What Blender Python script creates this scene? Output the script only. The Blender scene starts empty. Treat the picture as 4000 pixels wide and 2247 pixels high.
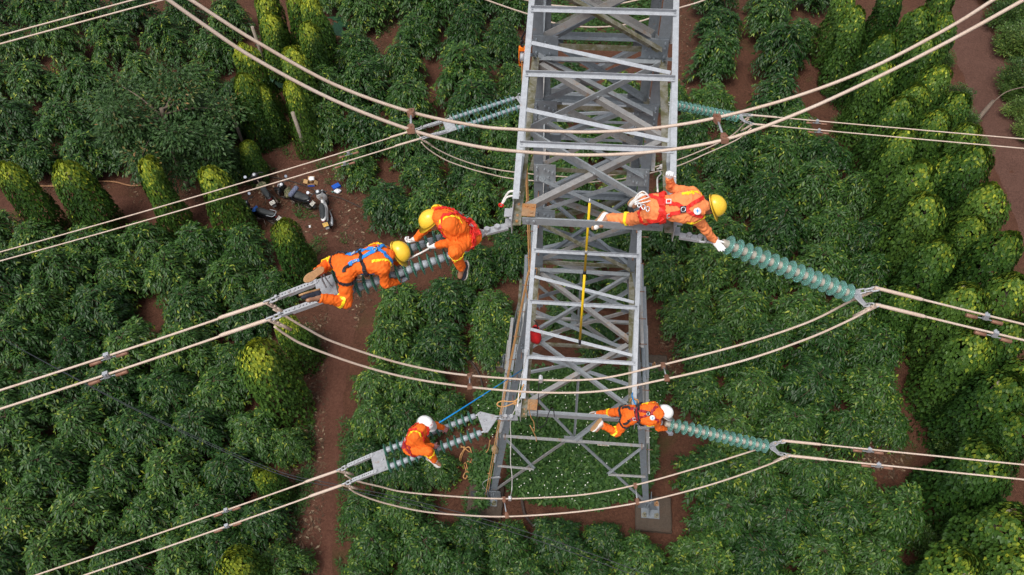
import bpy, math, random
import numpy as np
from mathutils import Vector, Matrix, noise as mnoise
from math import sin, cos, pi, radians, sqrt

random.seed(7)
rng = np.random.default_rng(7)
sc = bpy.context.scene
COL = sc.collection

# ------------------------------------------------------------------ camera (a drone above and in front of the tower)
FPX = 3111.3                       # focal length in pixels of a 4000 px wide picture
PITCH, ROLL, YAW = radians(53.116), radians(-2.831), radians(-7.505)
CB = (1.658, 11.215, 22.612)


def _cam_maps():
    cr, sr = cos(ROLL), sin(ROLL)
    cp, sp = cos(PITCH), sin(PITCH)
    cu, su = cos(YAW), sin(YAW)

    def loc(X, Y, Z):
        return Vector((X * cu + Y * su, -X * su + Y * cu, Z))

    def d(x, y, w):
        x, y = cr * x + sr * y, -sr * x + cr * y
        return loc(x, w * cp - y * sp, -w * sp - y * cp)
    return loc(-CB[0], -CB[1], CB[2]), d


CAM, _cd = _cam_maps()
cam_d = bpy.data.cameras.new("camera")
cam_d.sensor_width = 36.0
cam_d.lens = FPX / 4000 * 36.0
cam_d.clip_start = 0.1
cam_d.clip_end = 2000
cam = bpy.data.objects.new("camera", cam_d)
COL.objects.link(cam)
_r, _dn, _f = _cd(1, 0, 0), _cd(0, 1, 0), _cd(0, 0, 1)
M = Matrix.Identity(4)
for i in range(3):
    M[i][0], M[i][1], M[i][2], M[i][3] = _r[i], -_dn[i], -_f[i], CAM[i]
cam.matrix_world = M
sc.camera = cam

# ------------------------------------------------------------------ overcast daylight
SUN_EL, SUN_AZ = radians(64), radians(205)
w = bpy.data.worlds.new("World")
sc.world = w
w.use_nodes = True
nt = w.node_tree
nt.nodes.clear()
sky = nt.nodes.new("ShaderNodeTexSky")
sky.sky_type = 'NISHITA'
sky.sun_disc = False
sky.sun_elevation = SUN_EL
sky.sun_rotation = SUN_AZ % (2 * pi)
sky.air_density = 1.0
sky.dust_density = 4.0
sky.ozone_density = 1.0
hs = nt.nodes.new("ShaderNodeHueSaturation")
hs.inputs['Saturation'].default_value = 0.35
bg = nt.nodes.new("ShaderNodeBackground")
bg.inputs['Strength'].default_value = 0.105
wo = nt.nodes.new("ShaderNodeOutputWorld")
nt.links.new(sky.outputs[0], hs.inputs['Color'])
nt.links.new(hs.outputs[0], bg.inputs['Color'])
nt.links.new(bg.outputs[0], wo.inputs['Surface'])

sun_d = bpy.data.lights.new("sun", 'SUN')
sun_d.energy = 1.5
sun_d.angle = radians(20)
sun_d.color = (1.0, 0.96, 0.9)
sun = bpy.data.objects.new("sun", sun_d)
COL.objects.link(sun)
sd = Vector((cos(SUN_EL) * sin(SUN_AZ), cos(SUN_EL) * cos(SUN_AZ), sin(SUN_EL)))   # towards the sun
sun.rotation_euler = sd.to_track_quat('Z', 'Y').to_euler()
sun.location = sd * 60

sc.view_settings.view_transform = 'Standard'
sc.view_settings.look = 'None'
sc.view_settings.exposure = 0.6
sc.view_settings.gamma = 1.0
sc.render.resolution_x, sc.render.resolution_y = 1024, 575

# ------------------------------------------------------------------ sight lines: where a thing seen in the photograph stands
WORLD = {}


def ray(px, py):
    return _cd((px - 2000) / FPX, (py - 1123.5) / FPX, 1.0)


def at_z(px, py, z):
    r = ray(px, py)
    return CAM + r * ((z - CAM.z) / r.z)


def at_y(px, py, y):
    r = ray(px, py)
    return CAM + r * ((y - CAM.y) / r.y)


def at_t(px, py, t):
    return CAM + ray(px, py) * t


def at_plane(px, py, p, n):
    r = ray(px, py)
    return CAM + r * ((Vector(p) - CAM).dot(n) / r.dot(n))


def depth(p):
    return (Vector(p) - CAM).dot(_f)


def proj(p):
    q = Vector(p) - CAM
    z = q.dot(_f)
    return (2000 + FPX * q.dot(_r) / z, 1123.5 + FPX * q.dot(_dn) / z)


# ------------------------------------------------------------------ object helpers
def tag(o, label=None, cat=None, group=None, kind=None):
    if label:
        o['label'] = label
    if cat:
        o['category'] = cat
    if group:
        o['group'] = group
    if kind:
        o['kind'] = kind
    return o


def empty(name, loc=(0, 0, 0), rz=0.0):
    o = bpy.data.objects.new(name, None)
    o.empty_display_size = 0.2
    o.location = loc
    o.rotation_euler = (0, 0, rz)
    COL.objects.link(o)
    return o


def thing(name, label, cat, loc=(0, 0, 0), rz=0.0, group=None):
    return tag(empty(name, loc, rz), label, cat, group)


def put_parent(o, parent):
    """parent without moving a world-space mesh (parents are never scaled)"""
    o.parent = parent
    M_ = Matrix.Identity(4)
    q = parent
    while q is not None:
        M_ = q.matrix_basis @ M_
        if q.parent is not None:
            M_ = q.matrix_parent_inverse @ M_
        q = q.parent
    o.matrix_parent_inverse = M_.inverted()
    return o


def copy_tree(o, parent=None):
    c = o.copy()
    COL.objects.link(c)
    if parent is not None:
        c.parent = parent
        c.matrix_parent_inverse = o.matrix_parent_inverse.copy()
    for ch in list(o.children):
        copy_tree(ch, c)
    return c


def perp(axis, hint):
    h = hint - axis * hint.dot(axis)
    if h.length < 1e-6:
        h = axis.orthogonal()
    return h.normalized()


def catmull(pts, n=8):
    P = [Vector(p) for p in pts]
    P = [P[0] * 2 - P[1]] + P + [P[-1] * 2 - P[-2]]
    out = []
    for i in range(1, len(P) - 2):
        a, b, c, d = P[i - 1], P[i], P[i + 1], P[i + 2]
        for k in range(n):
            t = k / n
            out.append(0.5 * ((2 * b) + (c - a) * t + (2 * a - 5 * b + 4 * c - d) * t * t + (3 * b - a - 3 * c + d) * t ** 3))
    out.append(P[-2])
    return out


class MB:
    """collects shapes and links them as ONE mesh object"""

    def __init__(self):
        self.v, self.f, self.s, self.m = [], [], [], []

    def add(self, verts, faces, smooth=False, mi=0):
        o = len(self.v)
        self.v += [tuple(p) for p in verts]
        self.f += [tuple(i + o for i in f) for f in faces]
        self.s += [smooth] * len(faces)
        self.m += [mi] * len(faces)
        return self

    def obox(self, c, ax, ay, az, hx, hy, hz, mi=0, bev=0.0):
        c = Vector(c)
        vs = []
        for sz in (-1, 1):
            for sx, sy in ((-1, -1), (1, -1), (1, 1), (-1, 1)):
                vs.append(c + ax * hx * sx + ay * hy * sy + az * hz * sz)
        return self.add(vs, [(3, 2, 1, 0), (4, 5, 6, 7), (0, 1, 5, 4), (1, 2, 6, 5), (2, 3, 7, 6), (3, 0, 4, 7)], False, mi)

    def box(self, c, s, mi=0):
        return self.obox(c, Vector((1, 0, 0)), Vector((0, 1, 0)), Vector((0, 0, 1)), s[0] / 2, s[1] / 2, s[2] / 2, mi)

    def prism(self, pts, n, t, mi=0, smooth=False):
        """polygon pts (in order, in a plane) thickened by t along n"""
        k = len(pts)
        n = Vector(n).normalized()
        a = [Vector(p) - n * (t / 2) for p in pts]
        b = [Vector(p) + n * (t / 2) for p in pts]
        fs = [tuple(range(k - 1, -1, -1)), tuple(range(k, 2 * k))]
        fs += [(i, (i + 1) % k, k + (i + 1) % k, k + i) for i in range(k)]
        return self.add(a + b, fs, smooth, mi)

    def angle(self, p, q, a, b, wd, t, mi=0, wd2=None):
        """steel angle from p to q; flanges along a and b"""
        p, q = Vector(p), Vector(q)
        ax = (q - p).normalized()
        a = perp(ax, Vector(a))
        bb = ax.cross(a)
        if bb.dot(Vector(b)) < 0:
            bb = -bb
        w2 = wd2 or wd
        pr = [(0, 0), (wd, 0), (wd, t), (t, t), (t, w2), (0, w2)]
        vs = [p + a * x + bb * y for x, y in pr] + [q + a * x + bb * y for x, y in pr]
        fs = [(i, (i + 1) % 6, 6 + (i + 1) % 6, 6 + i) for i in range(6)]
        fs += [(0, 5, 4, 3, 2, 1), (6, 7, 8, 9, 10, 11)]
        return self.add(vs, fs, False, mi)

    def tube(self, pts, r, seg=8, caps=True, mi=0, smooth=True):
        P = [Vector(p) for p in pts]
        rs = r if isinstance(r, (list, tuple)) else [r] * len(P)
        up = None
        vs, fs = [], []
        for i, p in enumerate(P):
            t = (P[min(i + 1, len(P) - 1)] - P[max(i - 1, 0)])
            if t.length < 1e-9:
                t = Vector((0, 0, 1))
            t.normalize()
            up = perp(t, up if up is not None else (Vector((0, 0, 1)) if abs(t.z) < 0.9 else Vector((1, 0, 0))))
            s = t.cross(up)
            for k in range(seg):
                an = 2 * pi * k / seg
                vs.append(p + (up * cos(an) + s * sin(an)) * rs[i])
        for i in range(len(P) - 1):
            for k in range(seg):
                k2 = (k + 1) % seg
                fs.append((i * seg + k, i * seg + k2, (i + 1) * seg + k2, (i + 1) * seg + k))
        self.add(vs, fs, smooth, mi)
        if caps:
            o = len(self.v) - len(vs)
            n = len(P)
            self.f += [tuple(o + k for k in range(seg - 1, -1, -1)), tuple(o + (n - 1) * seg + k for k in range(seg))]
            self.s += [False, False]
            self.m += [mi, mi]
        return self

    def lathe(self, prof, o, ax, seg=20, mi=0, smooth=True):
        """profile of (radius, height) turned about axis ax at o"""
        o, ax = Vector(o), Vector(ax).normalized()
        u = ax.orthogonal().normalized()
        s = ax.cross(u)
        vs, fs = [], []
        for r, h in prof:
            for k in range(seg):
                an = 2 * pi * k / seg
                vs.append(o + ax * h + (u * cos(an) + s * sin(an)) * max(r, 1e-4))
        for i in range(len(prof) - 1):
            for k in range(seg):
                k2 = (k + 1) % seg
                fs.append((i * seg + k, i * seg + k2, (i + 1) * seg + k2, (i + 1) * seg + k))
        return self.add(vs, fs, smooth, mi)

    def bolt(self, p, n, r=0.016, h=0.014, mi=0):
        n = Vector(n).normalized()
        u = n.orthogonal().normalized()
        s = n.cross(u)
        hexa = [Vector(p) + (u * cos(k * pi / 3) + s * sin(k * pi / 3)) * r for k in range(6)]
        self.prism([q + n * h / 2 for q in hexa], n, h, mi)
        return self

    def ico(self, c, r, sub=1, mi=0, sc_=(1, 1, 1)):
        import bmesh
        bm = bmesh.new()
        bmesh.ops.create_icosphere(bm, subdivisions=sub, radius=1.0)
        vs = [Vector(c) + Vector((v.co.x * r * sc_[0], v.co.y * r * sc_[1], v.co.z * r * sc_[2])) for v in bm.verts]
        fs = [tuple(v.index for v in f.verts) for f in bm.faces]
        bm.free()
        return self.add(vs, fs, True, mi)

    def build(self, name, mat, parent=None, label=None, local=False):
        me = bpy.data.meshes.new(name)
        me.from_pydata(self.v, [], self.f)
        me.polygons.foreach_set('use_smooth', self.s)
        mats = mat if isinstance(mat, (list, tuple)) else [mat]
        for m_ in mats:
            me.materials.append(m_)
        if len(mats) > 1:
            me.polygons.foreach_set('material_index', self.m)
        me.validate()
        me.update()
        o = bpy.data.objects.new(name, me)
        COL.objects.link(o)
        if parent is not None:
            if local:
                o.parent = parent
            else:
                put_parent(o, parent)
        if label:
            o['label'] = label
        return o


# ------------------------------------------------------------------ materials
def new_mat(name):
    m = bpy.data.materials.new(name)
    m.use_nodes = True
    t = m.node_tree
    b = t.nodes['Principled BSDF']
    return m, t, b


def N(t, kind, **kw):
    n = t.nodes.new(kind)
    for k, v in kw.items():
        setattr(n, k, v)
    return n


def ramp(t, fac, stops):
    r = N(t, 'ShaderNodeValToRGB')
    el = r.color_ramp.elements
    while len(el) < len(stops):
        el.new(0.5)
    for e, (p, c) in zip(el, stops):
        e.position = p
        e.color = (*c, 1) if len(c) == 3 else c
    t.links.new(fac, r.inputs['Fac'])
    return r.outputs['Color']


def noise_fac(t, scale, detail=4, rough=0.6, coord='Object', dist=0.0, sc3=None):
    tc = N(t, 'ShaderNodeTexCoord')
    src = tc.outputs[coord]
    if sc3:
        mp = N(t, 'ShaderNodeMapping')
        mp.inputs['Scale'].default_value = sc3
        t.links.new(src, mp.inputs['Vector'])
        src = mp.outputs['Vector']
    n = N(t, 'ShaderNodeTexNoise')
    n.inputs['Scale'].default_value = scale
    n.inputs['Detail'].default_value = detail
    n.inputs['Roughness'].default_value = rough
    n.inputs['Distortion'].default_value = dist
    t.links.new(src, n.inputs['Vector'])
    return n.outputs['Fac']


def mixc(t, fac, a, b, mode='MIX'):
    m = N(t, 'ShaderNodeMix', data_type='RGBA', blend_type=mode)
    for sock, val in ((m.inputs['Factor'], fac), (m.inputs[6], a), (m.inputs[7], b)):
        if isinstance(val, (int, float)):
            sock.default_value = val
        elif isinstance(val, tuple):
            sock.default_value = (*val, 1) if len(val) == 3 else val
        else:
            t.links.new(val, sock)
    return m.outputs[2]


def bump(t, b, fac, strength=0.3, dist=0.02):
    n = N(t, 'ShaderNodeBump')
    n.inputs['Strength'].default_value = strength
    n.inputs['Distance'].default_value = dist
    t.links.new(fac, n.inputs['Height'])
    t.links.new(n.outputs['Normal'], b.inputs['Normal'])


def plain(name, c, rough=0.6, metal=0.0, var=0.12, scale=25, spec=0.5, bumps=0.0):
    """paint, plastic, cloth: a colour with slight mottling"""
    m, t, b = new_mat(name)
    f = noise_fac(t, scale, 5, 0.65)
    lo = tuple(max(0, x * (1 - var)) for x in c)
    hi = tuple(min(1, x * (1 + var)) for x in c)
    t.links.new(ramp(t, f, [(0.3, lo), (0.7, hi)]), b.inputs['Base Color'])
    b.inputs['Roughness'].default_value = rough
    b.inputs['Metallic'].default_value = metal
    b.inputs['Specular IOR Level'].default_value = spec
    if bumps:
        bump(t, b, f, bumps, 0.01)
    return m


def steel(name, base, rust=0.0, rustc=(0.30, 0.15, 0.07), moss=0.0):
    m, t, b = new_mat(name)
    f1 = noise_fac(t, 14, 6, 0.7)
    f2 = noise_fac(t, 90, 3, 0.6)
    dk = tuple(x * 0.72 for x in base)
    lt = tuple(min(1, x * 1.28) for x in base)
    c = ramp(t, f1, [(0.3, dk), (0.5, base), (0.72, lt)])
    c = mixc(t, 0.35, c, ramp(t, f2, [(0.35, tuple(x * 0.7 for x in base)), (0.65, lt)]))
    f3 = noise_fac(t, 5.0, 7, 0.72)
    lo = 0.68 - rust * 0.45
    msk = ramp(t, f3, [(lo, (0, 0, 0)), (lo + 0.14, (1, 1, 1))])
    c = mixc(t, msk, c, rustc)
    if moss:
        f4 = noise_fac(t, 6.5, 6, 0.7, dist=0.4)
        mk = ramp(t, f4, [(0.62 - moss * 0.4, (0, 0, 0)), (0.8 - moss * 0.4, (1, 1, 1))])
        c = mixc(t, mk, c, (0.13, 0.12, 0.055))
    t.links.new(c, b.inputs['Base Color'])
    b.inputs['Metallic'].default_value = 0.25
    b.inputs['Roughness'].default_value = 0.55
    bump(t, b, f2, 0.08, 0.004)
    return m


MAT = {}
MAT['steel'] = steel('galvanised_steel', (0.30, 0.325, 0.345), 0.12)
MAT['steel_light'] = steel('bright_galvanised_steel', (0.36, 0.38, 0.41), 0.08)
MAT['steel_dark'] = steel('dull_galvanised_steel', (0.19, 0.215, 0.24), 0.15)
MAT['steel_rusty'] = steel('rust_stained_steel', (0.31, 0.305, 0.30), 0.28, (0.33, 0.225, 0.15))
MAT['steel_moss'] = steel('moss_stained_steel', (0.27, 0.26, 0.22), 0.25, (0.24, 0.16, 0.08), 0.55)
MAT['rust'] = steel('rust', (0.25, 0.13, 0.085), 0.4, (0.20, 0.08, 0.045))
MAT['rust_orange'] = steel('orange_rust', (0.40, 0.24, 0.13), 0.45, (0.47, 0.20, 0.06))
MAT['fitting'] = steel('galvanised_fitting', (0.40, 0.41, 0.43), 0.18, (0.33, 0.2, 0.12))
# ------------------------------------------------------------------ lattice tower (u right, v towards the camera, h up)
HB, HM, WM, WB, DT = 9.55, 14.85, 2.07, 4.712, 4.55
X_, Y_, Z_ = Vector((1, 0, 0)), Vector((0, 1, 0)), Vector((0, 0, 1))


def L3(u, v, h):
    return Vector((u, -v, h))


def half(h):
    return max(WM / 2, WB / 2 + (WM / 2 - WB / 2) * h / HB)


tower = thing('lattice_tower', 'grey galvanised steel lattice tower with crossarms, standing on four concrete footings', 'pylon', (0, 0, 0))
TOP = 19.4
FOOTH = 0.12

LEGW = 0.17
for su in (-1, 1):
    for sv in (-1, 1):
        m = MB()
        a0, a1 = half(FOOTH), half(HB)
        for (h0, h1) in ((FOOTH, HB), (HB, TOP)):
            p, q = L3(su * half(h0), sv * half(h0), h0), L3(su * half(h1), sv * half(h1), h1)
            m.angle(p, q, Vector((-su, 0, 0)), Vector((0, sv, 0)), LEGW, 0.016)
        nm = 'steel_dark' if sv > 0 else 'steel_dark'
        leg = m.build('leg', MAT[nm], tower)
        # base plate, stiffeners and anchor bolts
        b = MB()
        c = L3(su * (half(FOOTH) + 0.02), sv * (half(FOOTH) + 0.02), FOOTH + 0.012)
        b.box(c, (0.52, 0.52, 0.024))
        bp = b.build('base_plate', MAT['steel_dark'], leg)
        g = MB()
        p0 = L3(su * half(FOOTH), sv * half(FOOTH), FOOTH + 0.026)
        for dv, wd, hh in ((Vector((-su, 0, 0)), 0.34, 0.44), (Vector((0, sv, 0)), 0.34, 0.44), (Vector((su, 0, 0)), 0.24, 0.42), (Vector((0, -sv, 0)), 0.24, 0.42)):
            inward = dv.dot(Vector((-su, sv, 0))) > 0
            tp = wd if inward else 0.03
            nrm = dv.cross(Z_)
            off = nrm * (0.012 if inward else 0.02)
            g.prism([p0 + off, p0 + off + dv * wd, p0 + off + dv * (wd if inward else 0.03) + Z_ * hh, p0 + off + Z_ * hh], nrm, 0.014)
            if inward:
                for bx in (0.07, 0.15):
                    for bz in (0.1, 0.18, 0.26, 0.34):
                        for sg in (-1, 1):
                            g.bolt(p0 + off + dv * bx + Z_ * bz + nrm * 0.007 * sg, nrm * sg, 0.016, 0.03)
        g.build('gusset_plate', MAT['steel_dark'], leg)
        for sx in (-1, 1):
            for sy in (-1, 1):
                k = MB()
                q = c + Vector((sx * 0.18, sy * 0.18, 0.013))
                k.lathe([(0.001, 0.17), (0.03, 0.17), (0.03, 0.0)], q, Z_, 10, smooth=False)
                k.bolt(q, Z_, 0.055, 0.06)
                k.box(q + Z_ * 0.005, (0.13, 0.13, 0.01))
                k.build('anchor_bolt', MAT['rust_orange'] if (sx + sy + su) % 3 == 0 else MAT['steel_moss'], leg)

# faces: origin vector of in-plane u axis, outward normal, and a map (s,h)->point
FACES = []
for nm, ex, en in (('near', Vector((1, 0, 0)), Vector((0, -1, 0))), ('far', Vector((-1, 0, 0)), Vector((0, 1, 0))),
                   ('right', Vector((0, 1, 0)), Vector((1, 0, 0))), ('left', Vector((0, -1, 0)), Vector((-1, 0, 0)))):
    FACES.append((nm, ex, en))


def fp(face, s, h, off=0.0):
    nm, ex, en = face
    a = half(h)
    return ex * (a * s) + en * (a + off) + Z_ * h


PANELS = [5.75, 7.0, 8.4, 9.6, 11.1, 12.3, 13.75, 15.0, 16.3, 17.6]
HK = 3.4
mats_b = ['steel', 'steel', 'steel_rusty', 'steel', 'steel_dark', 'steel', 'steel_rusty', 'steel_moss']
bi = 0


def brace(face, s0, h0, s1, h1, off, wd, name='brace', mat=None, flip=False):
    global bi
    p, q = fp(face, s0, h0, off), fp(face, s1, h1, off)
    ax = (q - p).normalized()
    en = face[2]
    a = perp(ax, Z_)
    m = MB()
    m.angle(p, q, -a if flip else a, en if off > 0 else -en, wd, 0.008)
    mk = mat or mats_b[bi % len(mats_b)]
    bi += 1
    return m.build(name, MAT[mk], tower)


for face in FACES:
    for i in range(len(PANELS) - 1):
        h0, h1 = PANELS[i], PANELS[i + 1]
        wd = 0.10 if h0 < 13 else 0.11
        ins = 1 - 0.10 / half(h0)
        if face[0] == 'left' or face[0] == 'right':
            brace(face, -ins, h0 + .06, ins, h1 - .06, 0.018, wd * 0.8)
            brace(face, ins, h0 + .06, -ins, h1 - .06, -0.02, wd * 0.8)
        else:
            brace(face, -ins, h0 + .08, ins, h1 - .08, -0.022, wd)
            brace(face, ins, h0 + .08, -ins, h1 - .08, 0.020, wd, flip=True)
    # K bracing at the foot, with its horizontal and redundants
    brace(face, -0.985, HK, 0.985, HK, 0.02, 0.085, 'strut', 'steel_rusty', flip=True)
    for s in (-1, 1):
        brace(face, 0.03 * s, HK - .06, 0.955 * s, 0.36, -0.022, 0.09, 'brace', 'steel_rusty' if s < 0 else 'steel')
        brace(face, 0.03 * s, HK + .06, 0.955 * s, 5.72, 0.032 if s > 0 else -0.022, 0.09, 'brace', 'steel')
        # points on the lower diagonal
        hm = 1.85
        sm = 0.03 + (0.955 - 0.03) * ((HK - hm) / (HK - 0.36)) * 0.97
        brace(face, sm * s, hm, 0.975 * s, hm + 0.03, 0.02, 0.05, 'strut', 'steel_rusty')
        brace(face, sm * s, hm + .04, 0.965 * s, HK - .1, 0.02, 0.055, 'strut', 'steel' if face[0] != 'left' else 'steel_moss')
    if face[0] in ('near', 'far'):
        brace(face, 0.0, HK + .1, 0.0, 6.35, -0.03, 0.06, 'strut', 'steel')
    for hh in (7.0, 9.6, 12.3, 13.75, 14.95, 16.3):
        if face[0] in ('near', 'far'):
            ins = 1 - 0.05 / half(hh)
            brace(face, -ins, hh, ins, hh, -0.034, 0.10, 'strut', 'steel_dark' if face[0] == 'far' else 'steel_moss')

# gusset plates with rows of bolts at the panel points of the near and far faces
for face in FACES[:2]:
    for hh in [5.75, 7.0, 8.4] + PANELS[4:9]:
        for s in (-1, 1):
            g = MB()
            big = hh > 10
            wd, ht = (0.40, 0.44) if big else (0.34, 0.30)
            a = half(hh)
            en, ex = face[2], face[1] * s
            c0 = face[1] * (a * s) + en * (a + (-0.009 if hh <= HB else 0.006)) + Z_ * hh
            sl = Z_
            pts = [c0 - ex * 0.01 - sl * ht / 2, c0 - ex * wd - sl * ht / 2 + sl * (0 if big else .08), c0 - ex * wd + sl * ht / 2 - sl * (0 if big else .08), c0 - ex * 0.01 + sl * ht / 2]
            off = 0.009
            g.prism([q + en * off for q in pts], en, 0.01)
            for (bx, bz) in ((.06, -.15), (.06, -.07), (.06, .09), (.06, .16), (.20, .12), (.27, .08), (.34, .04), (.20, -.12), (.27, -.08)):
                if bx < wd - .03 and abs(bz) < ht / 2 - .03:
                    g.bolt(c0 - ex * bx + sl * bz + en * (off + .005), en, 0.017, 0.05)
            g.build('gusset_plate', MAT['steel_dark' if hh != 12.3 else 'steel'], tower)
    g = MB()
    c0 = fp(face, 0, HK, 0.036)
    g.prism([c0 + face[1] * x + Z_ * z for x, z in ((-.24, -.18), (.24, -.18), (.24, .2), (-.24, .2))], face[2], 0.01)
    for bx in (-.18, -.1, .1, .18):
        for bz in (-.12, .14):
            g.bolt(c0 + face[1] * bx + Z_ * bz + face[2] * .005, face[2])
    g.build('gusset_plate', MAT['steel'], tower)

# a level frame inside the body, carried by the legs, at each crossarm
for hh in (HB + 0.1, HM + 0.12):
    for s0, s1 in (((-1, -1), (1, 1)), ((1, -1), (-1, 1))):
        m = MB()
        a = WM / 2 - .09
        zz = hh - (0.08 if s0[0] < 0 else 0.0)
        m.angle(L3(s0[0] * a, s0[1] * a, zz), L3(s1[0] * a, s1[1] * a, zz), Z_.cross(Vector((1, s0[0], 0))), -Z_, 0.07, 0.007)
        m.build('strut', MAT['steel_dark'], tower)

# step bolts up two legs
sbm = MB().tube([(0, 0, 0), (0.16, 0, 0)], 0.010, 6).lathe([(.018, 0), (.018, .012), (.001, .012)], (0.16, 0, 0), X_, 6).build('step_bolt', MAT['rust'], tower)
first = True
for su, sv, ax_ in ((-1, 1, 0), (1, 1, 0)):
    for k in range(22):
        hh = 3.0 + k * 0.42
        o = sbm if first else sbm.copy()
        if not first:
            COL.objects.link(o)
            o.parent = tower
        first = False
        a = half(hh)
        if k % 2 == 0:
            o.matrix_basis = Matrix.Translation(L3(su * (a + .004), sv * (a - .09), hh)) @ Matrix.Rotation(0 if su > 0 else pi, 4, 'Z')
        else:
            o.matrix_basis = Matrix.Translation(L3(su * (a - .09), sv * (a + .004), hh)) @ Matrix.Rotation(-pi / 2, 4, 'Z')


def crossarm(h, sv):
    """crossarm at height h on side sv (+1 = towards the camera)"""
    y = lambda v: v * sv
    hu = WM / 2
    a0 = WM / 2
    arm_beam = MB()
    off = 0.13
    arm_beam.angle(L3(-hu + off, y(DT - .06), h - .05), L3(hu - off, y(DT - .06), h - .05), L3(0, y(-1), 0), Z_, 0.125, 0.011)
    for s in (-1, 1):
        for k in (0, 1):
            arm_beam.bolt(L3(s * (hu - off - .07 - .08 * k), y(DT - .06) , h + .02), L3(0, y(1), 0), 0.02, 0.02)
    arm = arm_beam.build('crossarm', MAT['steel'], tower)
    top = lambda v: h + 0.13 + (DT - 0.1 - v) / (DT - 0.1 - a0) * 1.22
    for s in (-1, 1):
        m = MB()
        m.angle(L3(s * hu, y(a0 + .02), h), L3(s * hu, y(DT), h), L3(-s, 0, 0), -Z_, 0.115, 0.011)
        m.build('lower_chord', MAT['steel_moss'], arm)
        m = MB()
        m.angle(L3(s * (hu + .012), y(a0 - .03), top(a0)), L3(s * (hu + .012), y(DT - .28), top(DT - .28)), L3(-s, 0, 0), -Z_, 0.082, 0.008)
        m.build('upper_chord', MAT['steel_light'], arm)
        # end plates which carry the insulator strings
        g = MB()
        for zz in (h + .05, h - .15):
            g.obox(L3(s * (hu + .055), y(DT - .16 + (0 if zz > h else .0)), zz), X_, Y_, Z_, 0.055, 0.07, 0.008)
        g.obox(L3(s * (hu + .006), y(DT - .2), h - .04), X_, Y_, Z_, 0.006, 0.2, 0.13)
        for bx in (-.05, .1):
            g.bolt(L3(s * (hu + .012), y(DT - .2 + bx), h + .02), L3(s, 0, 0), 0.022, 0.03)
        g.build('hanger_plate', MAT['fitting'], arm)
        g = MB()
        c = L3(s * (hu - .2), y(DT - .26), h + .012)
        g.obox(c, X_, Y_, Z_, 0.09, 0.11, 0.005)
        for bx, by in ((-.05, .05), (.03, .06), (-.04, -.05)):
            g.bolt(c + Vector((bx * s, by * sv, .005)), Z_, 0.022, 0.018)
        for by in (.3, .1, -.0):
            g.bolt(L3(s * (hu - .06), y(DT - .06 - by), h + .001), Z_, 0.02, 0.016)
        g.build('gusset_plate', MAT['rust_orange'] if (s < 0 and sv > 0) else MAT['steel_moss'], arm)
        # side bracing between lower and upper chord
        vs = [DT - .35, 3.3, 2.2, a0 + .05]
        for i in range(3):
            m = MB()
            p, q = L3(s * (hu - .012), y(vs[i]), h + .01 if i % 2 else top(vs[i]) - .08), L3(s * (hu - .012), y(vs[i + 1]), top(vs[i + 1]) - .09 if i % 2 else h + .01)
            m.angle(p, q, Z_, L3(-s, 0, 0), 0.05, 0.005)
            m.build('brace', MAT['steel'], arm)
    # lower plane: two crossed panels
    for v0, v1 in ((a0 + .16, 2.72), (2.84, DT - .3)):
        ii = (hu - .11) * (1 if v0 > 2 else -1)
        m = MB()
        m.angle(L3(-ii, y(v0), h - .03), L3(ii, y(v1), h - .03), L3(ii, y(-1), 0), Z_, 0.105, 0.009)
        m.bolt(L3(0, y((v0 + v1) / 2), h - .022), Z_, .024, .024)
        m.build('brace', MAT['steel'], arm)
        m = MB()
        m.angle(L3(ii, y(v0), h - .045), L3(-ii, y(v1), h - .045), L3(-ii, y(-1), 0), -Z_, 0.09, 0.008)
        m.build('brace', MAT['steel_rusty'], arm)
    # strut where the lower chords meet the body
    m = MB()
    m.angle(L3(-hu + .12, y(a0 + .05), h + .03), L3(hu - .1, y(a0 + .05), h + .03), L3(0, y(1), 0), -Z_, 0.095, 0.009)
    m.build('strut', MAT['steel'], arm)
    # upper plane: struts and zigzag
    for v in (3.52, 2.52, 1.55):
        m = MB()
        m.angle(L3(-hu + .03, y(v), top(v) + .012), L3(hu - .03, y(v), top(v) + .012), L3(0, y(1), -.35), L3(0, y(-.35), 1), 0.062, 0.006)
        for s in (-1, 1):
            m.bolt(L3(s * (hu - .05), y(v + .03), top(v + .03) + .018), Z_, .014, .014)
        m.build('strut', MAT['steel_light'], arm)
    for va, vb in ((3.0, 3.36), (2.02, 2.4)):
        m = MB()
        m.angle(L3(-hu + .08, y(va), top(va) - .016), L3(hu - .08, y(vb), top(vb) - .016), L3(0, y(1), -.35), L3(0, y(-.35), -1), 0.06, 0.006)
        m.build('brace', MAT['steel_light'], arm)
    return arm


crossarm(HM, 1)
crossarm(HB, 1)
crossarm(HB, -1)

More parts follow.
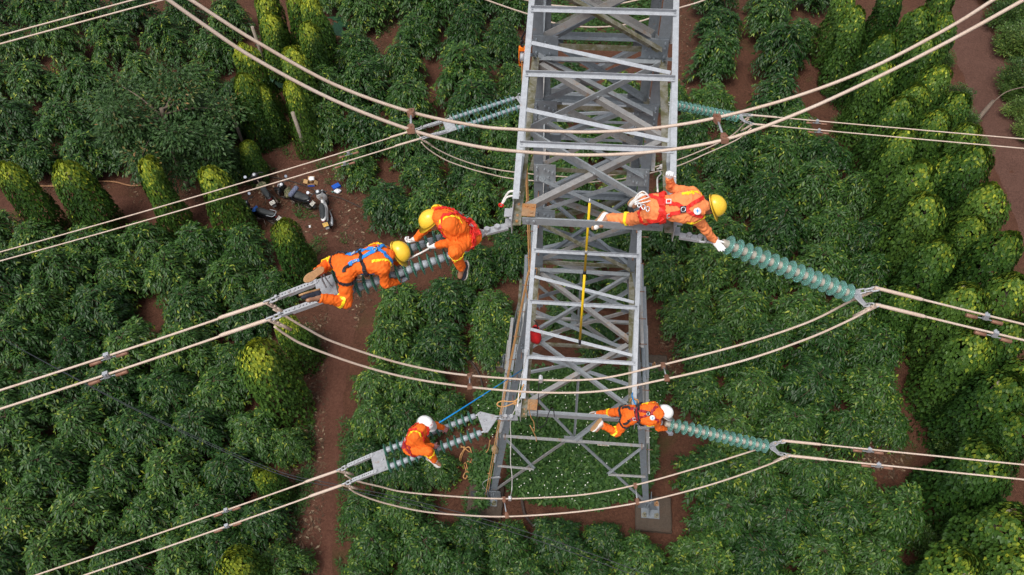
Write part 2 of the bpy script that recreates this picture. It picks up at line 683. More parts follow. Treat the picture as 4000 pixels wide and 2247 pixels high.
# concrete footings
conc = new_mat('stained_concrete')
_m, _t, _b = conc
f1 = noise_fac(_t, 3, 8, 0.75)
f2 = noise_fac(_t, 30, 4, 0.7)
_c = ramp(_t, f1, [(0.25, (0.035, 0.022, 0.015)), (0.5, (0.065, 0.045, 0.032)), (0.68, (0.07, 0.036, 0.022)), (0.85, (0.15, 0.13, 0.10))])
_t.links.new(mixc(_t, 0.3, _c, ramp(_t, f2, [(0.3, (0.03, 0.022, 0.016)), (0.75, (0.14, 0.12, 0.09))])), _b.inputs['Base Color'])
_b.inputs['Roughness'].default_value = 0.95
bump(_t, _b, f2, 0.5, 0.02)
MAT['concrete'] = _m
for su, sv, lab in ((-1, 1, 'stained concrete footing under the tower leg with the coiled rope'), (1, 1, 'stained concrete footing under the near right tower leg, partly bare of leaves'),
                    (-1, -1, 'concrete footing under the far left tower leg, behind the crossarm'), (1, -1, 'square concrete footing under the far right tower leg with bare top')):
    m = MB()
    n = 10
    cx, cy = su * (half(0) + 0.1), -sv * (half(0) + 0.1)
    R0 = 0.52
    vs, fs = [], []
    for lvl, (hh, rr) in enumerate(((-0.2, R0), (FOOTH - .03, R0), (FOOTH, R0 - .03), (FOOTH, 0.3))):
        for k in range(4 * n):
            e, tt = k // n, (k % n) / n * 2 - 1
            x, y = ((tt, -1), (1, tt), (-tt, 1), (-1, -tt))[e]
            jit = 0.025 * mnoise.noise(Vector((x * 3 + su * 5, y * 3 + sv * 5, lvl)))
            vs.append((cx + x * (rr + jit), cy + y * (rr + jit), hh - (0 if lvl else 0)))
    for lvl in range(3):
        for k in range(4 * n):
            k2 = (k + 1) % (4 * n)
            fs.append((lvl * 4 * n + k, lvl * 4 * n + k2, (lvl + 1) * 4 * n + k2, (lvl + 1) * 4 * n + k))
    fs.append(tuple(3 * 4 * n + k for k in range(4 * n)))
    m.add(vs, fs)
    tag(m.build('concrete_footing', MAT['concrete']), lab, 'footing', 'concrete footings of the tower')
# ------------------------------------------------------------------ conductors, jumpers, insulators
def cloth_wire(name, c, c2, r=0.7):
    m, t, b = new_mat(name)
    f = noise_fac(t, 3.5, 7, 0.75)
    f2 = noise_fac(t, 60, 2, 0.5)
    c_ = ramp(t, f, [(0.35, c), (0.6, tuple((x + y) / 2 for x, y in zip(c, c2))), (0.75, c2)])
    t.links.new(mixc(t, 0.25, c_, ramp(t, f2, [(0.4, tuple(x * 0.6 for x in c)), (0.6, c)])), b.inputs['Base Color'])
    b.inputs['Roughness'].default_value = r
    b.inputs['Metallic'].default_value = 0.15
    return m


MAT['wire'] = cloth_wire('weathered_conductor', (0.62, 0.51, 0.43), (0.52, 0.35, 0.24))
MAT['wire_dark'] = plain('dark_cable', (0.02, 0.024, 0.03), 0.6)

g_m, g_t, g_b = new_mat('green_glass')
g_b.inputs['Base Color'].default_value = (0.40, 0.80, 0.72, 1)
g_b.inputs['Transmission Weight'].default_value = 0.80
g_b.inputs['Roughness'].default_value = 0.10
g_b.inputs['IOR'].default_value = 1.5
g_b.inputs['Alpha'].default_value = 1.0
MAT['glass'] = g_m
MAT['glass_dark'] = None
g2, gt2, gb2 = new_mat('dark_green_glass')
gb2.inputs['Base Color'].default_value = (0.10, 0.30, 0.22, 1)
gb2.inputs['Transmission Weight'].default_value = 0.45
gb2.inputs['Roughness'].default_value = 0.14
MAT['glass_dark'] = g2
MAT['cap'] = steel('galvanised_cap', (0.36, 0.39, 0.43), 0.1)
MAT['cap_warm'] = steel('stained_cap', (0.42, 0.38, 0.32), 0.25, (0.42, 0.25, 0.14))

# one glass disc with its cap; axis +Z points from the tower outwards along the string
PITCHD = 0.146


def disc_mesh():
    m = MB()
    prof = [(0.040, 0.020), (0.055, 0.030), (0.085, 0.034), (0.118, 0.046), (0.128, 0.056), (0.128, 0.062), (0.120, 0.066), (0.106, 0.058),
            (0.100, 0.074), (0.092, 0.074), (0.086, 0.056), (0.074, 0.056), (0.070, 0.078), (0.062, 0.078), (0.056, 0.056), (0.040, 0.054)]
    m.lathe(prof, (0, 0, 0), (0, 0, 1), 24)
    return m


def cap_mesh():
    m = MB()
    m.lathe([(0.001, -0.058), (0.040, -0.058), (0.050, -0.045), (0.052, 0.0), (0.057, 0.022), (0.057, 0.030), (0.045, 0.034), (0.042, 0.06), (0.036, 0.088), (0.001, 0.09)], (0, 0, 0), (0, 0, 1), 16)
    return m


def frame_to(p, q):
    z = (Vector(q) - Vector(p)).normalized()
    x = z.orthogonal().normalized()
    y = z.cross(x)
    m = Matrix((x, y, z)).transposed().to_4x4()
    return Matrix.Translation(p) @ m


_dm = {}


def make_string(parent, p, q, n, glass='glass', cap='cap', name='disc'):
    """n discs spread from p to q as parts of parent"""
    key = (glass, cap)
    if key not in _dm:
        a = disc_mesh().build('disc', MAT[glass])
        b = cap_mesh().build('cap', MAT[cap])
        _dm[key] = (a.data, b.data)
        bpy.data.objects.remove(a)
        bpy.data.objects.remove(b)
    step = (Vector(q) - Vector(p)) / n
    k = step.length / PITCHD
    for i in range(n):
        mw = frame_to(Vector(p) + step * (i + 0.32), Vector(q)) @ Matrix.Diagonal((1, 1, k, 1))
        d = bpy.data.objects.new('disc', _dm[key][0])
        c = bpy.data.objects.new('cap', _dm[key][1])
        COL.objects.link(d)
        COL.objects.link(c)
        d.parent = parent
        d.matrix_basis = Matrix.Translation(-parent.location) @ mw
        c.parent = d


def link_chain(m, p, q, n, r=0.014, wd=0.036):
    """oval links from p to q"""
    p, q = Vector(p), Vector(q)
    ax = (q - p).normalized()
    L = (q - p).length / n
    a = perp(ax, Z_)
    b = ax.cross(a)
    for i in range(n):
        c = p + ax * L * (i + .5)
        s = a if i % 2 else b
        pts = []
        for k in range(13):
            an = 2 * pi * k / 12
            ca, sa = cos(an), sin(an)
            pts.append(c + ax * (L * 0.36 * max(-1, min(1, ca * 1.6)) + L * 0.2 * ca) + s * wd * max(-1, min(1, sa * 1.5)))
        m.tube(pts, r, 6, caps=False)


def arcing_horn(parent, p, up, ax, sz=0.22):
    s = ax.cross(up).normalized()
    pts = [p, p + up * sz * .6 + s * .01, p + up * sz + ax * .02, p + up * (sz + .03) + ax * .07, p + up * sz + ax * .13, p + up * sz * .5 + ax * .15]
    m = MB()
    m.tube(catmull(pts, 4), 0.011, 6)
    return m.build('arcing_horn', MAT['fitting'], parent)


AL_L, AL_R = radians(21), radians(6)
SEP = 0.2


class Phase:
    pass


def line_plane(tip, side, k):
    """vertical plane of sub-conductor k (0 farther, 1 nearer) leaving the tip on a side"""
    if side == 'L':
        d = Vector((-cos(AL_L), -sin(AL_L), 0))
    else:
        d = Vector((cos(AL_R), -sin(AL_R), 0))
    n = Vector((-d.y, d.x, 0))
    if n.y < 0:
        n = -n
    o = Vector(tip) + n * (SEP if k == 0 else -SEP)
    return o, n, d


def pl(px, tip, side, k=None):
    if k is None:
        o, n, d = line_plane(tip, side, 0)
        o = Vector(tip)
    else:
        o, n, d = line_plane(tip, side, k)
    return at_plane(px[0], px[1], o, n)


def conductor(pts, label, group, r=0.0155):
    m = MB()
    m.tube(pts, r, 8)
    return tag(m.build('conductor', MAT['wire']), label, 'power line', group)


def clamp_terminal(parent, e, dline, djump):
    """dead-end clamp: sleeve along the conductor and a bolted jumper palm"""
    m = MB()
    m.tube([e - dline * .03, e + dline * 0.02, e + dline * 0.05, e + dline * 0.62, e + dline * 0.66], [.022, .022, .026, .026, .016], 10)
    o = m.build('deadend_clamp', MAT['wire'], parent)
    m = MB()
    a = djump.normalized()
    up = perp(a, Z_)
    s = a.cross(up)
    m.obox(e + a * .10, a, s, up, .10, .028, .012)
    for k in (0.07, 0.14):
        m.bolt(e + a * k + up * .012, up, .017, .02)
    m.tube([e + a * .18, e + a * .22, e + a * .38], [.02, .025, .022], 8)
    m.build('jumper_terminal', MAT['wire'], parent)


def damper(px, tip, side, k, label, dline_px):
    if side == 'R':
        tip = RB[tuple(tip)]
    p = pl(px, tip, side, k)
    q = pl(dline_px, tip, side, k)
    d = (q - p).normalized()
    t = thing('vibration_damper', label, 'damper', p, 0, 'vibration dampers clamped on the conductors')
    m = MB()
    m.obox(p - Z_ * .02, d, d.cross(Z_).normalized(), Z_, .035, .024, .05)
    m.bolt(p + Z_ * .02 - d.cross(Z_).normalized() * .024, -d.cross(Z_), .014, .02)
    m.build('clamp', MAT['steel_light'], t)
    c = p - Z_ * .085
    m = MB()
    m.tube([c - d * .2, c - d * .1 + Z_ * .01, c + Z_ * .015, c + d * .1 + Z_ * .01, c + d * .2], .008, 6)
    m.build('messenger_cable', MAT['steel'], t)
    for s in (-1, 1):
        m = MB()
        m.tube([c + d * s * .10, c + d * s * .105, c + d * s * .25, c + d * s * .26], [.018, .027, .03, .02], 10)
        m.build('weight', MAT['rust'], t)
    return t


def left_set(tip, yoke1, s0, s1, n, yoke2, e0, e1, far0, far1, lab, glass, chain_from=None, horn=True, labset=None, jd=None, groups=None):
    """double tension string on the left of the tower"""
    o, nrm, d = line_plane(tip, 'L', 0)
    t = thing('insulator_string', lab, 'insulator', pl(yoke1, tip, 'L'), 0, 'tension insulator strings of the tower')
    y1 = pl(yoke1, tip, 'L')
    y2 = pl(yoke2, tip, 'L')
    A = [pl(s0[0], tip, 'L', 0), pl(s1[0], tip, 'L', 1)]
    B = [pl(s0[1], tip, 'L', 0), pl(s1[1], tip, 'L', 1)]
    E = [pl(e0, tip, 'L', 0), pl(e1, tip, 'L', 1)]
    Lg = (A[0] - A[1])
    ax = ((B[0] + B[1]) - (A[0] + A[1])).normalized()
    upn = ax.cross(Lg).normalized()
    if upn.z < 0:
        upn = -upn
    m = MB()
    mid = (A[0] + A[1]) / 2
    ap = mid - ax * 0.36
    m.prism([ap + Lg.normalized() * .04, A[0] - ax * .12 + Lg.normalized() * .05, A[0] - ax * .05 + Lg.normalized() * .03, A[1] - ax * .05 - Lg.normalized() * .03, A[1] - ax * .12 - Lg.normalized() * .05, ap - Lg.normalized() * .04], upn, .014)
    for q in (ap + ax * .04, A[0] - ax * .09, A[1] - ax * .09, mid - ax * .15):
        m.bolt(q + upn * .007, upn, .026, .02)
    for q in A:
        m.tube([q - ax * .09, q + ax * .02], .018, 8)
    m.build('yoke_plate', MAT['fitting'], t)
    # shackle and links back to the crossarm
    m = MB()
    st = Vector(tip) + Vector((-.08, 0, -.05))
    stp = st + (ap - st).normalized() * .26
    sdv = Vector((0, 1, 0))
    m.obox((st + stp) / 2, (stp - st).normalized(), perp((stp - st).normalized(), sdv), (stp - st).normalized().cross(perp((stp - st).normalized(), sdv)), .15, .05, .018)
    m.bolt(stp + Z_ * .018, Z_, .04, .05)
    m.bolt(st + (stp - st) * .45 + Z_ * .018, Z_, .04, .05)
    link_chain(m, stp, ap + ax * .03, 3 if (ap - stp).length > .3 else 2, .017, .042)
    m.build('link_chain', MAT['fitting'], t)
    for k in (0, 1):
        make_string(t, A[k], B[k], n, glass, 'cap')
    m = MB()
    p0, p1 = B[0] + ax * .06, B[1] + ax * .06
    m.prism([p0 + Lg.normalized() * .05 - ax * .06, p0 + Lg.normalized() * .05 + ax * .2, p1 - Lg.normalized() * .05 + ax * .2, p1 - Lg.normalized() * .05 - ax * .06], upn, .016)
    for q in (p0, p1, p0 + ax * .15, p1 + ax * .15, (p0 + p1) / 2):
        m.bolt(q + upn * .008, upn, .024, .02)
    m.build('yoke_plate', MAT['fitting'], t)
    for k in (0, 1):
        a = B[k] + ax * .22
        e = E[k]
        dd = (e - a).normalized()
        s = perp(dd, nrm)
        u = dd.cross(s)
        if u.z < 0:
            u = -u
        L = (e - a).length
        m = MB()
        for sg in (-1, 1):
            m.obox(a + dd * L * .27 + u * 0.0 + s * .03 * sg, dd, s, u, L * .29, .006, .026)
            m.obox(a + dd * L * .62 + s * .017 * sg, dd, s, u, L * .2, .006, .022)
        m.obox(a + dd * L * .35 + u * .028, dd, s, u, L * .36, .036, .006)
        for q in (.08, .42, .52, .78):
            m.bolt(a + dd * L * q + u * .034, u, .022, .022)
        for q in (.16, .22, .28, .34, .60, .66):
            m.bolt(a + dd * L * q + u * .03, u, .010, .006, 1)
        m.build('adjuster_strap', [MAT['fitting'], MAT['wire_dark']], t)
        m = MB()
        link_chain(m, a + dd * L * .78, e + dd * .02, 2, .014, .03)
        m.build('link_chain', MAT['fitting'], t)
    if horn:
        arcing_horn(t, (p0 + p1) / 2 + upn * .01, upn, Lg.normalized() * -1, .26)
        arcing_horn(t, mid - ax * .15 + upn * .01, upn, ax * .6, .2)
    ends = []
    for k in (0, 1):
        far = pl((far0, far1)[k], tip, 'L', k)
        dl = (far - E[k]).normalized()
        clamp_terminal(t, E[k], dl, jd[k])
        L = (far - E[k]).length
        sag = 0.012 * L
        pts = []
        for i in range(25):
            x = i / 24 * 1.5
            q = E[k] + (far - E[k]) * x
            q.z -= sag * 4 * (x * (1 - x)) * .5
            pts.append(q)
        conductor(pts, labset[k], groups)
        ends.append(E[k])
    return ends, E


def reach_pt(parent, px, L):
    """the point seen at px which lies L from parent, on the far side"""
    r = ray(*px)
    q = Vector(parent) - CAM
    a, b, c = r.dot(r), -2 * r.dot(q), q.dot(q) - L * L
    D = max(0.0, b * b - 4 * a * c)
    return CAM + r * ((-b + sqrt(D)) / (2 * a))


RB = {}


def right_set(tip, s, n, yoke, e0, e1, far0, far1, lab, labset, groups, jd):
    o, nrm, d = line_plane(tip, 'R', 0)
    pl_ = globals()['pl']
    t = thing('insulator_string', lab, 'insulator', pl_(s[0], tip, 'R'), 0, 'tension insulator strings of the tower')
    A = pl_(s[0], tip, 'R')
    B = reach_pt(A, s[1], n * 0.141)
    B0 = B - d * (B - A).length
    pl = lambda px, tip_, side, k=None: pl_(px, B0, side, k)
    E = [pl(e0, tip, 'R', 0), pl(e1, tip, 'R', 1)]
    ax = (B - A).normalized()
    m = MB()
    st = Vector(tip) + Vector((.1, 0, -.06))
    stp = st + (A - st).normalized() * .24
    dv = (stp - st).normalized()
    m.obox((st + stp) / 2, dv, perp(dv, Y_), dv.cross(perp(dv, Y_)), .14, .045, .018)
    m.bolt(stp + Z_ * .018, Z_, .036, .05)
    m.bolt(st + dv * .1 + Z_ * .018, Z_, .036, .05)
    link_chain(m, stp, A - ax * .08, 3, .018, .042)
    m.build('link_chain', MAT['fitting'], t)
    make_string(t, A, B, n, 'glass', 'cap_warm')
    dy = (E[0] - E[1])
    lg = perp(ax, dy)
    up = ax.cross(lg)
    if up.z < 0:
        up = -up
    m = MB()
    yk = B + ax * .12
    w2 = .17
    m.prism([yk - ax * .06 + lg * .05, yk + ax * .06 + lg * w2, yk + ax * .13 + lg * (w2 - .02), yk + ax * .08, yk + ax * .13 - lg * (w2 - .02), yk + ax * .06 - lg * w2, yk - ax * .06 - lg * .05], up, .016)
    m.tube([B - ax * .03, yk], .02, 8)
    for q in (yk, yk + ax * .07 + lg * (w2 - .05), yk + ax * .07 - lg * (w2 - .05)):
        m.bolt(q + up * .008, up, .024, .02)
    m.build('yoke_plate', MAT['fitting'], t)
    for k in (0, 1):
        far = pl((far0, far1)[k], tip, 'R', k)
        m = MB()
        link_chain(m, yk + ax * .08 + lg * (w2 - .04) * (1 if k == 0 else -1), E[k] + (far - E[k]).normalized() * .02, 3, .013, .032)
        m.build('link_chain', MAT['fitting'], t)
        dl = (far - E[k]).normalized()
        clamp_terminal(t, E[k], dl, jd[k])
        pts = [E[k] + (far - E[k]) * (i / 20 * 4.0) for i in range(21)]
        for i, q in enumerate(pts):
            q.z += 0.05 * (i / 20) ** 2 * 4
        conductor(pts, labset[k], groups)
    RB[tuple(tip)] = B0
    return E


def jumper(pxs, EL, ER, label, group, k=0, trim=(True, True)):
    """loop hanging in the vertical plane through its two ends"""
    d = (ER - EL)
    n = Vector((-d.y, d.x, 0)).normalized()
    pts = [at_plane(x, y, EL, n) for x, y in pxs]
    m = MB()
    m.tube(catmull(pts, 6), .0165, 8)
    tag(m.build('jumper_loop', MAT['wire']), label, 'jumper cable', group)
    return EL, n


def spacer(pa, Ja, pb, Jb, label):
    a = at_plane(*pa, *Ja)
    b = at_plane(*pb, *Jb)
    ax = (b - a).normalized()
    t = thing('jumper_spacer', label, 'spacer', a, 0, 'spacers between twin jumper loops')
    m = MB()
    m.tube([a + ax * .05, b - ax * .05], .011, 8)
    m.build('bar', MAT['steel_light'], t)
    up = perp(ax, Z_)
    for q, s in ((a, 1), (b, -1)):
        m = MB()
        dd = ax * s
        side = dd.cross(up)
        m.prism([q - dd * .035 + side * .036, q + dd * .03 + side * .038, q + dd * .09 + side * .02, q + dd * .09 - side * .02, q + dd * .03 - side * .038, q - dd * .035 - side * .036], up, .05)
        m.bolt(q + up * .025 + dd * .01, up, .016, .014)
        m.build('clamp', MAT['rust'], t)


TIPS = {}
for nm, h, sv in (('mid', HM, 1), ('bot', HB, 1), ('far', HB, -1)):
    TIPS[nm] = (L3(-WM / 2, DT * sv, h), L3(WM / 2, DT * sv, h))

JPX = {
    'mid': ([(1068, 1208), (1110, 1232), (1200, 1285), (1300, 1335), (1500, 1402), (1670, 1443), (1835, 1467), (2115, 1485), (2350, 1478), (2590, 1425), (2900, 1345), (3150, 1262), (3300, 1188), (3370, 1150)],
            [(1072, 1276), (1120, 1310), (1200, 1353), (1400, 1425), (1600, 1477), (1835, 1512), (2100, 1533), (2350, 1528), (2605, 1480), (2900, 1410), (3150, 1325), (3320, 1250), (3400, 1207)]),
    'bot': ([(1348, 1856), (1390, 1878), (1480, 1900), (1600, 1925), (1900, 1947), (2100, 1945), (2300, 1930), (2490, 1893), (2700, 1835), (2850, 1790), (2990, 1745), (3040, 1728)],
            [(1365, 1908), (1400, 1930), (1500, 1965), (1650, 1998), (1800, 2012), (1985, 2018), (2250, 2000), (2490, 1965), (2700, 1915), (2850, 1870), (2990, 1820), (3062, 1790)]),
    'far': ([(1630, 522), (1660, 552), (1720, 590), (1800, 625), (1900, 655), (2019, 674), (2191, 690), (2281, 692), (2439, 678), (2560, 652), (2700, 605), (2850, 535), (2925, 465)],
            [(1645, 555), (1675, 585), (1740, 625), (1820, 655), (1900, 677), (2016, 700), (2238, 715), (2346, 708), (2440, 697), (2633, 653), (2760, 600), (2880, 545), (2935, 500)]),
}


def jdirs(nm, side):
    out = []
    for k in (0, 1):
        p = JPX[nm][k]
        i, j = (0, 3) if side == 'L' else (-1, -3)
        tip = TIPS[nm][0 if side == 'L' else 1]
        out.append((pl(p[j], tip, side, k) - pl(p[i], tip, side, k)).normalized())
    return out


CG = {'mid': 'conductors of the middle near phase', 'bot': 'conductors of the lowest near phase', 'far': 'conductors of the low far phase'}
eL = {}
eR = {}
eL['mid'], _ = left_set(TIPS['mid'][0], (1860, 905), ((1790, 905), (1300, 1082)), ((1795, 985), (1325, 1150)), 15, (1255, 1118), (1040, 1182), (1050, 1248),
                        (0, 1525), (0, 1598), 'double string of dark green glass discs with two yellow-helmeted workers on it', 'glass_dark', jd=jdirs('mid', 'L'),
                        labset=('farther of the twin cables running left from the string with two yellow-helmeted workers', 'nearer of the twin cables running left from the string with two yellow-helmeted workers'), groups=CG['mid'])
eL['bot'], _ = left_set(TIPS['bot'][0], (1900, 1640), ((1855, 1625), (1500, 1762)), ((1878, 1690), (1515, 1825)), 14, (1485, 1808), (1322, 1838), (1342, 1893),
                        (140, 2247), (330, 2247), 'double string of green glass discs carrying the white-helmeted worker who sits astride', 'glass_dark', horn=False, jd=jdirs('bot', 'L'),
                        labset=('farther of the twin cables leaving the bottom left string towards the corner', 'nearer of the twin cables leaving the bottom left string towards the corner'), groups=CG['bot'])
eL['far'], _ = left_set(TIPS['far'][0], (2050, 395), ((2008, 385), (1768, 462)), ((2030, 418), (1782, 502)), 13, (1745, 495), (1622, 508), (1642, 542),
                        (0, 985), (0, 1020), 'small double string of teal glass discs left of the tower with nobody on it', 'glass', jd=jdirs('far', 'L'),
                        labset=('farther of the twin cables passing above the parked motorbikes', 'nearer of the twin cables passing above the parked motorbikes'), groups=CG['far'])
eR['mid'] = right_set(TIPS['mid'][1], ((2822, 948), (3322, 1148)), 15, (3345, 1150), (3425, 1126), (3428, 1192), (4000, 1270), (4000, 1332),
                      'large single string of clear teal glass discs touched by the reaching worker', ('farther of the twin cables leaving the large right-hand disc string', 'nearer of the twin cables leaving the large right-hand disc string'), CG['mid'], jdirs('mid', 'R'))
eR['bot'] = right_set(TIPS['bot'][1], ((2600, 1655), (2995, 1745)), 15, (3010, 1740), (3062, 1722), (3082, 1780), (4000, 1817), (4000, 1875),
                      'low single string of clear teal glass discs held by the white-helmeted lying worker', ('farther of the twin cables leaving the low right-hand disc string', 'nearer of the twin cables leaving the low right-hand disc string'), CG['bot'], jdirs('bot', 'R'))
eR['far'] = right_set(TIPS['far'][1], ((2628, 408), (2880, 458)), 15, (2893, 465), (2938, 450), (2942, 485), (4000, 545), (4000, 582),
                      'small single string of teal glass discs right of the tower, half behind a jumper', ('farther of the twin cables leaving the small right-hand disc string', 'nearer of the twin cables leaving the small right-hand disc string'), CG['far'], jdirs('far', 'R'))
J = {}
JL = {'mid': ('farther of the two jumper loops hanging below the middle crossarm', 'nearer of the two jumper loops hanging below the middle crossarm'),
      'bot': ('farther of the two lowest jumper loops, in front of the tower feet', 'nearer of the two lowest jumper loops, in front of the tower feet'),
      'far': ('farther thin jumper loop seen through the tower below the small disc strings', 'nearer thin jumper loop seen through the tower below the small disc strings')}
for nm in ('mid', 'bot', 'far'):
    J[nm] = [jumper(JPX[nm][k], eL[nm][k], eR[nm][k], JL[nm][k], 'twin jumper loops') for k in (0, 1)]

# jumpers of the phase above, whose crossarm is higher than the picture
tL, tR = L3(-WM / 2, DT, HM + 5.0), L3(WM / 2, DT, HM + 5.0)
top0 = [(560, -110), (650, -55), (745, 0), (860, 75), (1000, 162), (1300, 328), (1605, 438), (1850, 490), (2000, 505), (2300, 516), (2560, 500), (2800, 460), (3100, 380), (3400, 267), (3700, 112), (3880, 0), (4000, -75)]
top1 = [(480, -120), (560, -67), (658, 0), (800, 100), (1000, 232), (1300, 390), (1605, 508), (1850, 570), (2050, 594), (2300, 606), (2560, 592), (2830, 546), (3100, 450), (3400, 315), (3700, 165), (3960, 22), (4050, -30)]
dv = (Vector((4.0, -4.8, 18)) - Vector((-4.5, -5.85, 18)))
J['top'] = []
for k, pxs in enumerate((top0, top1)):
    o = Vector((-4.5, -5.85 + (SEP if k == 0 else -SEP), 18))
    J['top'].append(jumper(pxs, o, o + dv, ('farther of the two thick jumper loops crossing the top of the picture', 'nearer of the two thick jumper loops crossing the top of the picture')[k], 'twin jumper loops'))
fm0 = [(1700, -70), (1850, -50), (1980, -18), (2069, 4), (2148, 20), (2277, 28), (2400, 18), (2520, -8), (2650, -50)]
fm1 = [(1780, -45), (1900, 0), (1990, 32), (2067, 57), (2148, 86), (2220, 99), (2306, 106), (2400, 102), (2500, 84), (2648, 33), (2752, 0), (2900, -70)]
dv = (Vector((4.0, 4.4, 12)) - Vector((-4.5, 3.2, 12)))
for k, pxs in enumerate((fm0, fm1)):
    o = Vector((-4.5, 3.2 + (SEP if k == 0 else -SEP), 12))
    jumper(pxs, o, o + dv, ('farther jumper loop just inside the top edge, behind the tower', 'nearer jumper loop at the top edge, behind the tower')[k], 'twin jumper loops')
tipf = L3(-WM / 2, -DT, HM)
for k, (a, b) in enumerate((((520, 0), (0, 140)), ((635, 0), (0, 172)))):
    p, q = pl(a, tipf, 'L', k), pl(b, tipf, 'L', k)
    conductor([p + (q - p) * (x / 10 * 2.2 - .5) for x in range(11)], ('farther of the twin cables crossing the top left corner', 'nearer of the twin cables crossing the top left corner')[k], 'conductors of the high far phase')

for pa, pb, nm, lb in (((1605, 438), (1605, 508), 'top', 'rusty spacer on the thick top jumper loops, left of the tower'),
                       ((2800, 460), (2830, 546), 'top', 'rusty spacer on the thick top jumper loops, right of the tower'),
                       ((1834, 1467), (1835, 1512), 'mid', 'small spacer on the middle jumper loops, left of the tower'),
                       ((2590, 1425), (2605, 1480), 'mid', 'small spacer on the middle jumper loops, right of the tower'),
                       ((1968, 1949), (1980, 2018), 'bot', 'spacer on the lowest jumper loops near the left tower foot'),
                       ((2482, 1895), (2490, 1965), 'bot', 'spacer on the lowest jumper loops near the right tower foot')):
    spacer(pa, J[nm][0], pb, J[nm][1], lb)

for px, nm, side, k, far, lb in (((415, 1388), 'mid', 'L', 0, (0, 1525), 'rusty damper on the farther cable at the left, middle phase'),
                                 ((412, 1462), 'mid', 'L', 1, (0, 1598), 'rusty damper on the nearer cable at the left, middle phase'),
                                 ((882, 1992), 'bot', 'L', 0, (140, 2247), 'rusty damper on the farther cable near the bottom left corner'),
                                 ((884, 2053), 'bot', 'L', 1, (330, 2247), 'rusty damper on the nearer cable near the bottom left corner'),
                                 ((1360, 596), 'far', 'L', 0, (0, 985), 'small damper on the farther cable above the motorbikes'),
                                 ((1345, 636), 'far', 'L', 1, (0, 1020), 'small damper on the nearer cable above the motorbikes'),
                                 ((3855, 1234), 'mid', 'R', 0, (4000, 1270), 'rusty damper on the farther cable at the right, middle phase'),
                                 ((3890, 1302), 'mid', 'R', 1, (4000, 1332), 'rusty damper on the nearer cable at the right, middle phase'),
                                 ((3397, 1757), 'bot', 'R', 0, (4000, 1817), 'damper on the farther of the lowest right cables'),
                                 ((3432, 1816), 'bot', 'R', 1, (4000, 1875), 'damper on the nearer of the lowest right cables'),
                                 ((3193, 473), 'far', 'R', 0, (4000, 545), 'small damper on the farther cable right of the small disc string'),
                                 ((3200, 509), 'far', 'R', 1, (4000, 582), 'small damper on the nearer cable right of the small disc string')):
    damper(px, TIPS[nm][0 if side == 'L' else 1], side, k, lb, far)

# low thin service cables over the plantation at the left
for k, dy_ in ((0, 0), (1, 14)):
    pts = [at_z(x, y + dy_ * (x / 1500), 3.9 + 0.15 * k) for x, y in ((-150, 1230), (0, 1318), (300, 1480), (620, 1640), (1060, 1832), (1300, 1890), (1500, 1930), (1750, 1990), (2000, 2060), (2300, 2160), (2600, 2270))]
    m = MB()
    m.tube(catmull(pts, 5), .009, 6)
    tag(m.build('service_cable', MAT['wire_dark']), ('upper', 'lower')[k] + ' of two thin dark cables crossing low over the bushes at the left', 'cable', 'low service cables')
# ------------------------------------------------------------------ people
ORANGE = (0.86, 0.155, 0.018)
ORANGE_FADED = (0.88, 0.27, 0.095)
MAT['suit'] = plain('orange_workwear', ORANGE, 0.75, var=0.10, scale=14, spec=0.2, bumps=0.15)
MAT['suit_faded'] = plain('faded_orange_workwear', ORANGE_FADED, 0.78, var=0.13, scale=9, spec=0.2, bumps=0.15)
MAT['skin'] = plain('skin', (0.34, 0.17, 0.10), 0.5, var=0.08, scale=12)
MAT['hair'] = plain('black_hair', (0.012, 0.010, 0.010), 0.5, var=0.2, scale=60)
MAT['helmet_yellow'] = plain('yellow_helmet_shell', (0.86, 0.56, 0.045), 0.28, var=0.05, scale=8)
MAT['helmet_white'] = plain('white_helmet_shell', (0.88, 0.88, 0.88), 0.3, var=0.02, scale=8)
MAT['strap_red'] = plain('red_webbing', (0.72, 0.025, 0.015), 0.6, var=0.08, scale=120)
MAT['strap_dark_red'] = plain('dark_red_webbing', (0.32, 0.012, 0.02), 0.6, var=0.08, scale=120)
MAT['strap_blue'] = plain('blue_webbing', (0.02, 0.25, 0.72), 0.55, var=0.1, scale=120)
MAT['strap_black'] = plain('black_webbing', (0.018, 0.018, 0.024), 0.6, var=0.2, scale=120)
MAT['reflective'] = plain('yellow_reflective_tape', (0.95, 0.72, 0.02), 0.45, var=0.04, scale=30)
MAT['glove_white'] = plain('white_cotton_glove', (0.80, 0.80, 0.80), 0.85, var=0.05, scale=40)
MAT['glove_grey'] = plain('grey_striped_glove', (0.22, 0.23, 0.27), 0.85, var=0.45, scale=45)
MAT['glove_red'] = plain('dark_red_palmed_glove', (0.30, 0.12, 0.12), 0.85, var=0.4, scale=30)
MAT['shoe_navy'] = plain('navy_canvas', (0.022, 0.028, 0.045), 0.8, var=0.2, scale=60)
MAT['shoe_white'] = plain('white_canvas', (0.78, 0.77, 0.75), 0.7, var=0.08, scale=40)
MAT['sole_tan'] = plain('tan_rubber_sole', (0.42, 0.24, 0.11), 0.8, var=0.2, scale=50)
MAT['sole_white'] = plain('white_rubber_sole', (0.7, 0.66, 0.58), 0.7, var=0.1, scale=50)
MAT['red_trim'] = plain('red_trim', (0.55, 0.02, 0.03), 0.6)
MAT['metal_bright'] = plain('bright_buckle', (0.75, 0.76, 0.78), 0.3, 0.6, var=0.05)
MAT['rope_white'] = plain('white_rope', (0.74, 0.71, 0.68), 0.8, var=0.12, scale=70, bumps=0.3)


